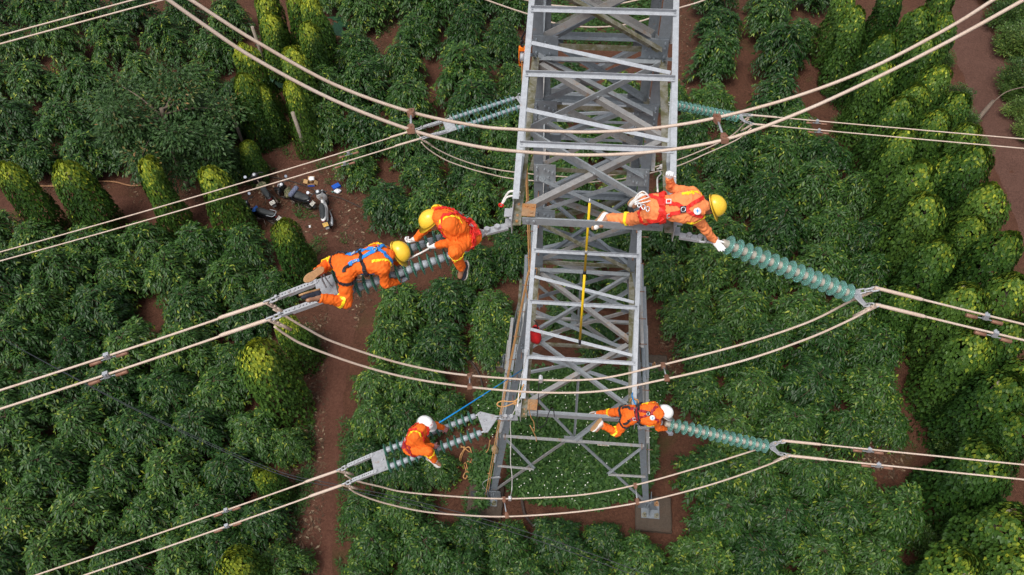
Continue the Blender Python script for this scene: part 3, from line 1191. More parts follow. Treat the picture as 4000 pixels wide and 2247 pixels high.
def sd_cone(P, a, b, ra, rb):
    a, b = np.array(a), np.array(b)
    ba = b - a
    t = np.clip(((P - a) @ ba) / max(ba @ ba, 1e-9), 0, 1)
    return np.linalg.norm(P - a - t[:, None] * ba, axis=1) - (ra + (rb - ra) * t)


def sd_ell(P, c, B, rad):
    q = (P - np.array(c)) @ np.array(B).T
    r = np.array(rad)
    k0 = np.linalg.norm(q / r, axis=1)
    k1 = np.linalg.norm(q / (r * r), axis=1)
    return k0 * (k0 - 1) / np.maximum(k1, 1e-6)


def smin(a, b, k):
    h = np.maximum(k - np.abs(a - b), 0) / k
    return np.minimum(a, b) - h * h * k * 0.25


def surf_nets(fn, lo, hi, vx):
    lo, hi = np.array(lo, float), np.array(hi, float)
    n = np.ceil((hi - lo) / vx).astype(int) + 1
    gx = [lo[i] + np.arange(n[i]) * vx for i in range(3)]
    G = np.stack(np.meshgrid(*gx, indexing='ij'), -1).reshape(-1, 3)
    V = np.empty(len(G))
    for i in range(0, len(G), 200000):
        V[i:i + 200000] = fn(G[i:i + 200000])
    V = V.reshape(n)
    S = V < 0
    c = n - 1
    acc = np.zeros((*c, 3))
    cnt = np.zeros(c)
    corners = [(i, j, k) for i in (0, 1) for j in (0, 1) for k in (0, 1)]
    for a in range(8):
        for b in range(a + 1, 8):
            A, B = corners[a], corners[b]
            if sum(abs(A[i] - B[i]) for i in range(3)) != 1:
                continue
            sl = lambda Q: tuple(slice(Q[i], Q[i] + c[i]) for i in range(3))
            va, vb = V[sl(A)], V[sl(B)]
            m = (va < 0) != (vb < 0)
            t = np.where(m, va / np.where(np.abs(va - vb) < 1e-12, 1, va - vb), 0)
            for i in range(3):
                acc[..., i] += np.where(m, A[i] + (B[i] - A[i]) * t, 0)
            cnt += m
    act = cnt > 0
    idx = -np.ones(c, int)
    idx[act] = np.arange(act.sum())
    ii = np.argwhere(act)
    verts = lo + (ii + acc[act] / cnt[act][:, None]) * vx
    faces = []
    for ax in range(3):
        o1, o2 = (ax + 1) % 3, (ax + 2) % 3
        s0 = [slice(0, n[i]) for i in range(3)]
        s1 = [slice(0, n[i]) for i in range(3)]
        s0[ax], s1[ax] = slice(0, n[ax] - 1), slice(1, n[ax])
        A, B = S[tuple(s0)], S[tuple(s1)]
        e = np.argwhere(A != B)
        ok = (e[:, o1] > 0) & (e[:, o2] > 0) & (e[:, o1] < c[o1]) & (e[:, o2] < c[o2])
        e = e[ok]
        sgn = A[tuple(e.T)]
        d1 = np.zeros(3, int)
        d1[o1] = 1
        d2 = np.zeros(3, int)
        d2[o2] = 1
        q = [idx[tuple((e - x).T)] for x in (d1 + d2, d2, d1 * 0, d1)]
        F = np.stack(q, 1)
        F[~sgn] = F[~sgn][:, ::-1]
        faces.append(F)
    F = np.concatenate(faces)
    F = F[(F >= 0).all(1)]
    return verts, F


def net_object(name, fn, lo, hi, vx, mat, parent=None):
    v, f = surf_nets(fn, lo, hi, vx)
    m = MB()
    m.v = [tuple(x) for x in v]
    m.f = [tuple(int(i) for i in q) for q in f]
    m.s = [True] * len(m.f)
    m.m = [0] * len(m.f)
    return m.build(name, mat, parent)


def grad(fn, p, e=0.006):
    p = np.array(p)
    d = np.eye(3) * e
    Q = np.concatenate([p + d, p - d])
    v = fn(Q)
    g = v[:3] - v[3:]
    return g / max(np.linalg.norm(g), 1e-9)


def snap(fn, p, lift=0.006):
    p = np.array(p, float)
    for _ in range(14):
        d = fn(p[None])[0] - lift
        p = p - grad(fn, p) * d * 0.8
    return p, grad(fn, p)


def ribbon(name, fn, guide, width, mat, parent, lift=0.007, thick=0.005, closed=False, n=6, mi=None, trim=None):
    """webbing that follows the body's surface"""
    G = [Vector(p) for p in guide]
    if closed:
        pts = []
        k = len(G)
        for i in range(k):
            a, b, c, d = G[i - 1], G[i], G[(i + 1) % k], G[(i + 2) % k]
            for j in range(n):
                t = j / n
                pts.append(0.5 * ((2 * b) + (c - a) * t + (2 * a - 5 * b + 4 * c - d) * t * t + (3 * b - a - 3 * c + d) * t ** 3))
    else:
        pts = catmull(G, n)
    S = [snap(fn, p, lift) for p in pts]
    P = [Vector(s[0]) for s in S]
    Nn = [Vector(s[1]) for s in S]
    k = len(P)
    vs = []
    for i in range(k):
        if closed:
            t = P[(i + 1) % k] - P[i - 1]
        else:
            t = P[min(i + 1, k - 1)] - P[max(i - 1, 0)]
        if t.length < 1e-6:
            t = X_.copy()
        t.normalize()
        s = t.cross(Nn[i])
        if s.length < 1e-6:
            s = t.orthogonal()
        s.normalize()
        hw = width / 2
        for sx, hz in ((-1, -thick), (1, -thick), (1, thick), (-1, thick)):
            vs.append(P[i] + s * hw * sx + Nn[i] * (hz + thick))
    m = MB()
    fs = []
    R = k if closed else k - 1
    for i in range(R):
        j = (i + 1) % k
        for q in range(4):
            q2 = (q + 1) % 4
            fs.append((i * 4 + q, i * 4 + q2, j * 4 + q2, j * 4 + q))
    if not closed:
        fs += [(0, 1, 2, 3), tuple(4 * (k - 1) + q for q in (3, 2, 1, 0))]
    m.add(vs, fs, False)
    return m.build(name, mat, parent)


def ring_guide(a, b, t, r, n=12):
    a, b = Vector(a), Vector(b)
    ax = (b - a).normalized()
    u = ax.orthogonal().normalized()
    s = ax.cross(u)
    c = a + (b - a) * t
    return [c + (u * cos(2 * pi * k / n) + s * sin(2 * pi * k / n)) * r for k in range(n)]


def chain_pt(parent, px, L, sgn, msg=''):
    """the point seen at px which lies L from parent (sgn -1 nearer to the camera, +1 farther)"""
    r = ray(*px)
    q = Vector(parent) - CAM
    a, b, c = r.dot(r), -2 * r.dot(q), q.dot(q) - L * L
    D = b * b - 4 * a * c
    if D < 0:
        p = CAM + r * (-b / (2 * a))
        print('  stretch', msg, round((p - Vector(parent)).length, 2), 'for', L)
        return p
    return CAM + r * ((-b + sgn * sqrt(D)) / (2 * a))


def hand_fn(wr, dirv, palm_n, side, curl, spread=1.0):
    """palm with five fingers; dirv wrist->knuckles, palm_n out of the palm, side towards the thumb"""
    d = Vector(dirv).normalized()
    pn = perp(d, Vector(palm_n))
    s = d.cross(pn)
    if s.dot(Vector(side)) < 0:
        s = -s
    wr = Vector(wr)
    bones = []
    G_ = 1.14
    B = np.array([list(d), list(s), list(pn)])
    pc = wr + d * 0.052
    for i, (off, ln) in enumerate(((0.033, 0.078), (0.011, 0.087), (-0.012, 0.080), (-0.034, 0.064))):
        k0 = wr + d * (0.100 - abs(off - .008) * .3) + s * off
        fd = (d + s * off * 2.2 * spread).normalized()
        cr = curl * (1 + 0.12 * i)
        p = k0
        ang = 0.25 * cr
        rr = 0.012
        for seg, fr in enumerate((0.45, 0.31, 0.24)):
            ang += cr * (0.45, 0.75, 0.6)[seg]
            nd = fd * cos(ang) + pn * sin(ang)
            q = p + nd * ln * fr
            bones.append((p, q, rr, rr * 0.9))
            p = q
            rr *= 0.9
    th0 = wr + d * 0.03 + s * 0.03 + pn * 0.008
    td = (d * 0.72 + s * 0.62 + pn * 0.35).normalized()
    th1 = th0 + td * 0.045
    th2 = th1 + (td * .8 + d * .35 + pn * curl * 0.5).normalized() * 0.033
    bones += [(th0, th1, .014, .0125), (th1, th2, .0125, .010)]

    def fn(P):
        v = sd_ell(P, pc, B, (0.064, 0.049, 0.024))
        v = smin(v, sd_cone(P, wr - d * .035, wr + d * .02, .032, .030), .03)
        for a, b, ra, rb in bones:
            v = smin(v, sd_cone(P, a, b, ra, rb), 0.008)
        return v
    pts = [wr] + [b for _, b, _, _ in bones] + [wr - d * .04]
    return fn, pts


def bounds(pts, pad):
    A = np.array([list(p) for p in pts])
    return A.min(0) - pad, A.max(0) + pad


def helmet(parent, c, up, front, mat, text=None):
    """hard hat: ribbed shell with brim and peak, plus its dark suspension band"""
    up, front = Vector(up).normalized(), None or Vector(front)
    front = perp(up, front)
    rt = front.cross(up)
    c = Vector(c)
    vs, fs = [], []
    NP, NT = 12, 32

    def P(th, ph):
        cp, sp = sin(ph), cos(ph)
        rib = 1.0 + 0.018 * max(0, cos(th * 2)) ** 6 * sp
        x = rt * (0.118 * cp * sin(th)) + front * (0.148 * cp * cos(th)) + up * (0.142 * sp * rib)
        return c + x
    for i in range(NP):
        ph = (pi / 2) * (i / (NP - 1))
        for k in range(NT):
            vs.append(P(2 * pi * k / NT, ph))
    brim = [(0.0, 0.0), (0.012, -0.012), (0.010, -0.016), (-0.006, -0.006)]
    for (o, z) in brim:
        for k in range(NT):
            th = 2 * pi * k / NT
            pk = max(0, cos(th)) ** 2.2
            e = o * (1 + 4.6 * pk)
            x = rt * ((0.118 + e * .8) * sin(th)) + front * ((0.148 + e) * cos(th)) + up * (z * (1 + 1.0 * pk))
            vs.append(c + x)
    rows = NP + len(brim)
    for i in range(rows - 1):
        for k in range(NT):
            k2 = (k + 1) % NT
            fs.append((i * NT + k, (i + 1) * NT + k, (i + 1) * NT + k2, i * NT + k2))
    m = MB()
    m.add(vs, fs, True)
    h = m.build('helmet', mat, parent)
    m = MB()
    band = [c - up * .02 + (rt * 0.106 * sin(2 * pi * k / 20) + front * 0.128 * cos(2 * pi * k / 20)) for k in range(21)]
    m.tube(band, .012, 6, caps=False)
    m.build('head_band', MAT['strap_black'], h)
    if text:
        cu = bpy.data.curves.new('lettering', 'FONT')
        cu.body = text
        cu.size = 0.05
        cu.align_x = 'CENTER'
        to = bpy.data.objects.new('lettering', cu)
        COL.objects.link(to)
        dg = bpy.context.evaluated_depsgraph_get()
        me = bpy.data.meshes.new_from_object(to.evaluated_get(dg))
        bpy.data.objects.remove(to)
        for v in me.vertices:
            th = v.co.x / 0.12
            ph = radians(60) - v.co.y / 0.14
            q = P(th, ph)
            v.co = q + (q - c).normalized() * 0.004
        me.materials.append(MAT['red_trim'])
        lo = bpy.data.objects.new('lettering', me)
        COL.objects.link(lo)
        put_parent(lo, h)
    return h


def person(label, J, st):
    """J: joints in the world; builds body, workwear, helmet, gloves, shoes and harness"""
    V3 = lambda k: Vector(J[k])
    t = thing('person', label, 'person', V3('pelvis'))
    up = (V3('neck') - V3('pelvis')).normalized()
    rt = perp(up, (V3('rsh') - V3('lsh')) * 1.0 + (V3('rhip') - V3('lhip')) * .8)
    fr = up.cross(rt)
    L = (V3('neck') - V3('pelvis')).length
    B = np.array([list(rt), list(up), list(fr)])
    pel, nck = V3('pelvis'), V3('neck')
    mid = V3('mid') if 'mid' in J else (pel + nck) / 2
    chest = mid + (nck - mid) * 0.5
    hip_up = (mid - pel).normalized()
    ch_up = (nck - mid).normalized()
    Bp = np.array([list(perp(hip_up, rt)), list(hip_up), list(hip_up.cross(perp(hip_up, rt)))])
    Bc = np.array([list(perp(ch_up, rt)), list(ch_up), list(ch_up.cross(perp(ch_up, rt)))])

    def core(P, g):
        v = sd_ell(P, pel + hip_up * .02, Bp, (.175 * g, .15, .125 * g))
        v = smin(v, sd_ell(P, mid, Bp, (.165 * g, .20, .115 * g)), .10)
        v = smin(v, sd_ell(P, chest, Bc, (.195 * g, .20, .125 * g)), .10)
        for s in ('l', 'r'):
            v = smin(v, sd_cone(P, V3(s + 'sh') * .7 + chest * .3, V3(s + 'sh'), .085 * g, .072 * g), .07)
        return v

    def limbs(P, v, g, arm_end=1.0, leg_end=1.0):
        for s in ('l', 'r'):
            sh, el, wr = V3(s + 'sh'), V3(s + 'el'), V3(s + 'wr')
            v = smin(v, sd_cone(P, sh, el, .066 * g, .056 * g), .075)
            v = smin(v, sd_cone(P, el, el + (wr - el) * arm_end, .057 * g, .046 * g), .03)
            hp, kn, an = V3(s + 'hip'), V3(s + 'kn'), V3(s + 'an')
            v = smin(v, sd_cone(P, hp, kn, .100 * g, .074 * g), .06)
            v = smin(v, sd_cone(P, kn, kn + (an - kn) * leg_end, .075 * g, .060 * g), .03)
        return v

    def suit(P):
        v = core(P, 1.0)
        v = limbs(P, v, 1.0, .93, .90)
        v = smin(v, sd_cone(P, nck - ch_up * .03, nck + ch_up * .035, .085, .070), .04)
        x, y, z = (P @ B.T).T
        w = np.sin(x * 31 + 9 * np.sin(y * 13 + z * 7)) * np.sin(y * 37 + 4 * np.sin(z * 19 + x * 11)) + .6 * np.sin(z * 43 + 5 * np.sin(x * 17)) * np.sin(y * 23 + x * 29)
        w2 = np.sin(x * 71 + 6 * np.sin(y * 23)) * np.sin(y * 83 + 5 * np.sin(x * 31 + z * 17)) * np.sin(z * 67 + 3 * np.sin(y * 29))
        return v - 0.0085 * w - 0.005 * w2

    hd = V3('head')
    face = perp((hd - nck).normalized(), Vector(J['face']))
    hup = (hd - nck).normalized()
    if 'headup' in J:
        hup = Vector(J['headup']).normalized()
        face = perp(hup, Vector(J['face']))
    hr = face.cross(hup)
    Bh = np.array([list(hr), list(hup), list(face)])

    def body(P):
        v = core(P, .9)
        v = limbs(P, v, .78)
        v = smin(v, sd_cone(P, nck - ch_up * .02, hd - hup * .05, .058, .055), .03)
        v = smin(v, sd_ell(P, hd + hup * .01, Bh, (.076, .105, .094)), .03)
        v = smin(v, sd_ell(P, hd - hup * .06 + face * .035, Bh, (.055, .06, .058)), .03)
        v = smin(v, sd_cone(P, hd + face * .088 - hup * .005, hd + face * .108 - hup * .035, .009, .014), .015)
        for sg in (-1, 1):
            v = smin(v, sd_ell(P, hd + hr * .078 * sg - hup * .02 - face * .01, Bh, (.012, .032, .020)), .01)
            v = np.maximum(v, -sd_ell(P, hd + hr * .032 * sg + face * .100 + hup * .006, Bh, (.016, .010, .012)))
        v = np.maximum(v, -sd_ell(P, hd - hup * .062 + face * .098, Bh, (.024, .004, .010)))
        for s in ('l', 'r'):
            an, toe = V3(s + 'an'), V3(s + 'toe')
            v = smin(v, sd_cone(P, an, an + (toe - an) * .75, .042, .032), .03)
            wr = V3(s + 'wr')
            v = smin(v, sd_cone(P, wr, wr + V3(s + 'hand').normalized() * .06, .03, .026), .02)
        return v

    keys = ['pelvis', 'neck', 'head', 'lsh', 'rsh', 'lel', 'rel', 'lwr', 'rwr', 'lhip', 'rhip', 'lkn', 'rkn', 'lan', 'ran', 'ltoe', 'rtoe', 'mid']
    pts = [V3(k) for k in keys if k in J]
    lo, hi = bounds(pts, .22)
    bd = net_object('body', body, lo, hi, .016, MAT['skin'], t)
    so = net_object('workwear', suit, lo, hi, .0135, MAT[st['suit']], t)

    # hair under the helmet
    def hair(P):
        v = sd_ell(P, hd + hup * .015 - face * .014, Bh, (.083, .104, .094))
        q = (P - np.array(hd)) @ np.array(list(face))
        z = (P - np.array(hd)) @ np.array(list(hup))
        return np.maximum(v, np.maximum(q - .045 - z * .3, -z - .06 + q * .6))
    lo2, hi2 = bounds([hd], .16)
    net_object('hair', hair, lo2, hi2, .012, MAT['hair'], t)
    tilt = Vector(J.get('helmup', hup))
    helmet(t, hd + hup * .045 + face * .006, tilt, face, MAT[st['helmet']], st.get('text'))

    # reflective bands
    for s in ('l', 'r'):
        ribbon('reflective_band', suit, ring_guide(J[s + 'kn'], J[s + 'an'], .22, .085), .04, MAT['reflective'], so, .004, .003, True, 3)
        sh = V3(s + 'sh')
        sg = 1 if s == 'r' else -1
        c = sh * .88 + (nck - ch_up * .06) * .12
        ribbon('reflective_band', suit, [c - fr * .13 - ch_up * .10, c - fr * .11 - ch_up * .02, c + ch_up * .09 - fr * .03, c + fr * .08 + ch_up * .05], .034, MAT['reflective'], so, .004, .003)

    T = lambda x, y, z=-.16: pel + (mid - pel) * min(1, y * 2) + (nck - mid) * max(0, y * 2 - 1) + rt * x + fr * z
    h = st['harness']
    dk = st.get('harness2', 'strap_black')
    hx = st.get('dring', .62)
    for sg in (-1, 1):
        ribbon('harness_strap', suit, [T(.115 * sg, .14), T(.075 * sg, .38), T(.02 * sg, hx), T(-.06 * sg, hx + .2), T(-.095 * sg, .97, -.09), T(-.10 * sg, .99, .07), T(-.09 * sg, .75, .15), T(-.1 * sg, .3, .16)], .045, MAT[h], t, .010, .004)
        s = 'r' if sg > 0 else 'l'
        hp, kn = V3(s + 'hip'), V3(s + 'kn')
        ribbon('leg_loop', suit, ring_guide(hp, kn, .22, .13), .042, MAT[dk], t, .009, .004, True, 3)
        ribbon('leg_loop', suit, [T(.12 * sg, .14), T(.15 * sg, .02, -.12), hp + (kn - hp) * .12 - fr * .12 + rt * sg * .05], .042, MAT[dk], t, .012, .004)
    wv = [T(.2 * cos(a), st.get('belt', .17), .17 * sin(a)) for a in [2 * pi * k / 16 for k in range(16)]]
    ribbon('waist_belt', suit, wv, st.get('beltw', .06), MAT[dk], t, .009, .006, True, 3)
    if st.get('belt_stripe'):
        ribbon('waist_belt', suit, [T(x_, st.get('belt', .17), -.15) for x_ in (-.13, -.05, .05, .13)], st.get('beltw', .06) * .4, MAT[h], t, .024, .003)
    p, nn = snap(suit, T(0, hx), .02)
    p, nn = Vector(p), Vector(nn)
    m = MB()
    ring = [p + (rt * cos(a) + perp(nn, up) * sin(a)) * .028 for a in [2 * pi * k / 14 for k in range(15)]]
    m.tube(ring, .006, 6, caps=False)
    m.build('d_ring', MAT['metal_bright'], t)
    m = MB()
    m.obox(p + perp(nn, up) * -.0, rt, perp(nn, up), nn, .04, .035, .004)
    m.build('back_pad', MAT['strap_black'], t)
    for sg in (-1, 1):
        p, nn = snap(suit, T(.09 * sg, .28), .024)
        p, nn = Vector(p), Vector(nn)
        u2 = perp(nn, up)
        r2 = u2.cross(nn)
        m = MB()
        for a_, b_ in ((r2, u2), (-r2, u2)):
            m.obox(p + a_ * .024, b_, a_, nn, .03, .005, .004)
        for a_ in (u2, -u2):
            m.obox(p + a_ * .026, r2, a_, nn, .026, .005, .0045)
        m.build('buckle', MAT['metal_bright'], t)
    if st.get('emblem'):
        p, nn = snap(suit, T(*st['emblem']), .012)
        p, nn = Vector(p), Vector(nn)
        u2 = perp(nn, up)
        r2 = u2.cross(nn)
        m = MB()
        m.lathe([(.001, .004), (.045, .004), (.045, -.006)], p, nn, 20)
        e = m.build('emblem_patch', MAT['glove_white'], so)
        m = MB()
        star = []
        for k in range(8):
            rr = .034 if k % 2 == 0 else .009
            star.append(p + nn * .006 + (u2 * cos(k * pi / 4) + r2 * sin(k * pi / 4)) * rr)
        m.prism(star, nn, .003)
        m.build('star_mark', MAT['strap_blue'], e)

    # gloves
    for s in ('l', 'r'):
        wr, hdv = V3(s + 'wr'), V3(s + 'hand').normalized()
        fore = (wr - V3(s + 'el')).normalized()
        pn = Vector(J.get(s + 'palm', tuple(-fr)))
        side = Vector(J.get(s + 'thumb', tuple(rt * (-1 if s == 'r' else 1))))
        fn, pts = hand_fn(wr, hdv, pn, side, st.get('curl', {}).get(s, .6))
        lo3, hi3 = bounds(pts, .06)
        net_object('glove', fn, lo3, hi3, .0065, MAT[st['glove']], t)
    # shoes
    for s in ('l', 'r'):
        an, toe, kn = V3(s + 'an'), V3(s + 'toe'), V3(s + 'kn')
        d = (toe - an).normalized()
        leg = (kn - an).normalized()
        u = perp(d, leg)
        sd = d.cross(u)
        Bs = np.array([list(d), list(sd), list(u)])
        c0 = an - u * .045 + d * .02
        A1, A2 = c0 - d * .045, c0 + d * .15

        def shoe(P, c0=c0, d=d, sd=sd, u=u, Bs=Bs, A1=A1, A2=A2):
            v = sd_cone(P, A1, c0 + d * .05, .045, .046)
            v = smin(v, sd_ell(P, A2 - d * .03 - u * .008, Bs, (.085, .048, .036)), .04)
            v = smin(v, sd_cone(P, c0 - d * .02, an + u * .01, .046, .046), .03)
            return np.maximum(v, ((P - np.array(c0 - u * .032)) @ np.array(list(-u))))

        def sole(P, c0=c0, d=d, sd=sd, u=u, Bs=Bs):
            v = sd_ell(P, c0 + d * .12 - u * .042, Bs, (.10, .054, .06))
            v = smin(v, sd_ell(P, c0 - d * .03 - u * .042, Bs, (.07, .046, .06)), .06)
            hgt = (P - np.array(c0 - u * .040)) @ np.array(list(u))
            return np.maximum(v, np.abs(hgt) - .012)
        lo4, hi4 = bounds([c0 - d * .1, c0 + d * .24], .10)
        sh_ = net_object('shoe', shoe, lo4, hi4, .0085, MAT[st['shoe']], t)
        net_object('sole', sole, lo4, hi4, .0085, MAT[st['sole']], sh_)
        if st.get('laces'):
            m = MB()
            for k in range(3):
                q = c0 + d * (.04 + .03 * k) + u * (.046 - .012 * k)
                m.obox(q, sd, d, u, .03, .005, .004)
            q = c0 + d * .07 + u * .038
            m.obox(q, d, sd, u, .04, .004, .005)
            m.build('laces', MAT['red_trim'], sh_)
    return t, suit, T


def along(px, py, nm, off=0.0, k=None):
    """point near the left string set of a phase, off metres nearer to the camera"""
    p = pl((px, py), TIPS[nm][0], 'L', k)
    return CAM + (p - CAM) * (1 - off / (p - CAM).length)


UA, FA, TH, SK = .29, .27, .43, .42


def solve_person(root, px, sg):
    """root: pelvis point; px: joints in the photograph; sg: which way each bone leans"""
    J = {'pelvis': Vector(root)}
    d0 = depth(root)
    J['neck'] = chain_pt(root, px['neck'], .53, sg.get('neck', 1), 'torso')
    J['mid'] = (J['pelvis'] + J['neck']) / 2 + (-ray(*px['neck']).normalized()) * sg.get('hunch', .06)
    J['head'] = chain_pt(J['neck'], px['head'], .20, sg.get('head', 1), 'head')
    for s in ('l', 'r'):
        J[s + 'sh'] = chain_pt(J['neck'], px[s + 'sh'], .195, sg.get(s + 'sh', 1), s + 'sh')
        J[s + 'el'] = chain_pt(J[s + 'sh'], px[s + 'el'], UA, sg.get(s + 'el', 1), s + 'el')
        J[s + 'wr'] = chain_pt(J[s + 'el'], px[s + 'wr'], FA, sg.get(s + 'wr', 1), s + 'wr')
        J[s + 'hip'] = chain_pt(root, px[s + 'hip'], .12, sg.get(s + 'hip', 1), s + 'hip')
        J[s + 'kn'] = chain_pt(J[s + 'hip'], px[s + 'kn'], TH, sg.get(s + 'kn', 1), s + 'kn')
        J[s + 'an'] = chain_pt(J[s + 'kn'], px[s + 'an'], sg.get(s + 'SK', SK), sg.get(s + 'an', 1), s + 'an')
        J[s + 'toe'] = chain_pt(J[s + 'an'], px[s + 'toe'], .19, sg.get(s + 'toe', 1), s + 'toe')
        tip = chain_pt(J[s + 'wr'], px[s + 'ha'], .10, sg.get(s + 'ha', 1), s + 'ha')
        J[s + 'hand'] = tip - J[s + 'wr']
    return J


def report(nm, J):
    if WORLD.get('quiet'):
        return
    print(nm, {k: tuple(round(x, 2) for x in (v.x, v.y, v.z)) for k, v in J.items() if isinstance(v, Vector)})


# worker on the tip beam of the middle crossarm, kneeling and reaching to the right-hand string
root = at_z(2560, 812, 15.42)
JA = solve_person(root, dict(neck=(2737, 808), head=(2776, 806), lsh=(2703, 758), rsh=(2722, 852), lel=(2622, 733), lwr=(2613, 693), lha=(2618, 672),
                             rel=(2757, 899), rwr=(2791, 940), rha=(2813, 965), lhip=(2545, 792), rhip=(2541, 838), lkn=(2588, 792), lan=(2505, 783), ltoe=(2468, 815),
                             rkn=(2470, 856), ran=(2372, 851), rtoe=(2340, 893)),
                  dict(neck=-1, lsh=1, rsh=1, lel=1, lwr=-1, lha=-1, rel=1, rwr=1, rha=1, lkn=1, lan=1, rkn=1, ran=1, rSK=.35, rtoe=-1, ltoe=1, hunch=.05))
JA['face'] = (0.55, -0.25, -0.7)
JA['helmup'] = (0.85, -0.05, 0.45)
JA['headup'] = (0.85, -0.02, 0.35)
report('A', JA)
person('person in faded orange workwear and yellow helmet kneeling on the middle crossarm, reaching right', JA,
       dict(suit='suit_faded', helmet='helmet_yellow', harness='strap_red', harness2='strap_red', glove='glove_white', shoe='shoe_white', sole='sole_tan', laces=True, emblem=(0.03, .93, -.15), beltw=.075, curl=dict(l=1.0, r=.35)))

# worker hunched on the right part of the same string
root = along(1838, 912, 'mid', .20)
JB = solve_person(root, dict(neck=(1722, 850), head=(1692, 866), lsh=(1758, 876), rsh=(1708, 828), lel=(1766, 946), lwr=(1706, 958), lha=(1680, 968),
                             rel=(1668, 888), rwr=(1625, 932), rha=(1597, 944), lhip=(1842, 930), rhip=(1832, 890), lkn=(1776, 982), lan=(1803, 1048), ltoe=(1795, 1093),
                             rkn=(1772, 915), ran=(1790, 965), rtoe=(1775, 1000)),
                  dict(neck=-1, head=1, lsh=-1, rsh=1, lel=1, lwr=1, rel=1, rwr=1, lhip=-1, rhip=1, lkn=-1, lan=1, ltoe=1, rkn=1, ran=1, hunch=.10))
JB['face'] = (-0.75, -0.35, -0.55)
JB['headup'] = (-0.55, -0.05, 0.75)
report('B', JB)
person('person in bright orange workwear and yellow helmet hunched astride the middle disc string, red harness', JB,
       dict(suit='suit', helmet='helmet_yellow', harness='strap_red', harness2='strap_red', glove='glove_white', shoe='shoe_navy', sole='sole_white', beltw=.07, curl=dict(l=.9, r=1.0)))

# worker lying along the left part of that string
root = along(1345, 1044, 'mid', .26)
JC = solve_person(root, dict(neck=(1510, 1000), head=(1548, 988), lsh=(1473, 972), rsh=(1492, 1046), lel=(1532, 985), lwr=(1552, 1030), lha=(1562, 1050),
                             rel=(1506, 1108), rwr=(1562, 1098), rha=(1588, 1083), lhip=(1330, 1020), rhip=(1350, 1068), lkn=(1292, 1026), lan=(1236, 1066), ltoe=(1190, 1098),
                             rkn=(1352, 1180), ran=(1240, 1162), rtoe=(1192, 1176)),
                  dict(neck=-1, lsh=1, rsh=-1, lel=1, lwr=1, rel=1, rwr=1, lkn=1, lan=-1, rkn=1, ran=-1, rhip=-1, ltoe=-1, rtoe=-1, hunch=.04))
JC['face'] = (0.6, -0.35, -0.65)
JC['headup'] = (0.75, 0.05, 0.5)
report('C', JC)
person('person in bright orange workwear and yellow helmet lying along the disc string, blue harness', JC,
       dict(suit='suit', helmet='helmet_yellow', harness='strap_blue', harness2='strap_black', glove='glove_grey', shoe='shoe_navy', sole='sole_tan', beltw=.045, dring=.78, belt=.42, curl=dict(l=.9, r=.9)))

# worker astride the low left string
root = along(1603, 1740, 'bot', .22)
JD = solve_person(root, dict(neck=(1642, 1678), head=(1660, 1656), lsh=(1672, 1661), rsh=(1622, 1705), lel=(1703, 1662), lwr=(1731, 1671), lha=(1746, 1682),
                             rel=(1650, 1744), rwr=(1690, 1740), rha=(1706, 1748), lhip=(1612, 1722), rhip=(1605, 1758), lkn=(1662, 1722), lan=(1668, 1770), ltoe=(1690, 1790),
                             rkn=(1672, 1762), ran=(1698, 1800), rtoe=(1724, 1822)),
                  dict(neck=-1, lsh=1, rsh=-1, lel=1, lwr=1, rel=1, rwr=1, lkn=1, lan=1, rkn=-1, ran=1, lhip=1, rhip=-1, hunch=.05))
JD['face'] = (0.8, -0.3, -0.5)
JD['headup'] = (0.25, 0.0, 0.95)
report('D', JD)
person('person in orange workwear and lettered white helmet sitting astride the bottom left disc string', JD,
       dict(suit='suit', helmet='helmet_white', harness='strap_red', harness2='strap_dark_red', glove='glove_red', shoe='shoe_white', sole='sole_white', text='ATVSV', beltw=.05, curl=dict(l=.9, r=.9)))

# worker lying on the tip beam of the lower crossarm
root = at_z(2462, 1620, 9.95)
JE = solve_person(root, dict(neck=(2570, 1616), head=(2590, 1612), lsh=(2552, 1588), rsh=(2563, 1643), lel=(2586, 1604), lwr=(2612, 1632), lha=(2632, 1650),
                             rel=(2572, 1672), rwr=(2603, 1674), rha=(2618, 1690), lhip=(2450, 1606), rhip=(2450, 1642), lkn=(2396, 1612), lan=(2332, 1618), ltoe=(2300, 1622),
                             rkn=(2410, 1690), ran=(2348, 1660), rtoe=(2324, 1690)),
                  dict(neck=-1, lsh=1, rsh=1, lel=1, lwr=1, rel=1, rwr=1, lkn=1, lan=1, rkn=1, ran=-1, ltoe=1, rtoe=-1, hunch=.05))
JE['face'] = (0.75, -0.25, -0.6)
JE['headup'] = (0.62, 0.02, 0.75)
report('E', JE)
person('person in orange workwear and plain white helmet lying on the lower crossarm, reaching right', JE,
       dict(suit='suit', helmet='helmet_white', harness='strap_dark_red', harness2='strap_black', glove='glove_grey', shoe='shoe_white', sole='sole_tan', laces=True, beltw=.10, belt=.36, belt_stripe=True, dring=.80, emblem=(0.07, .93, -.15), curl=dict(l=.8, r=.7)))
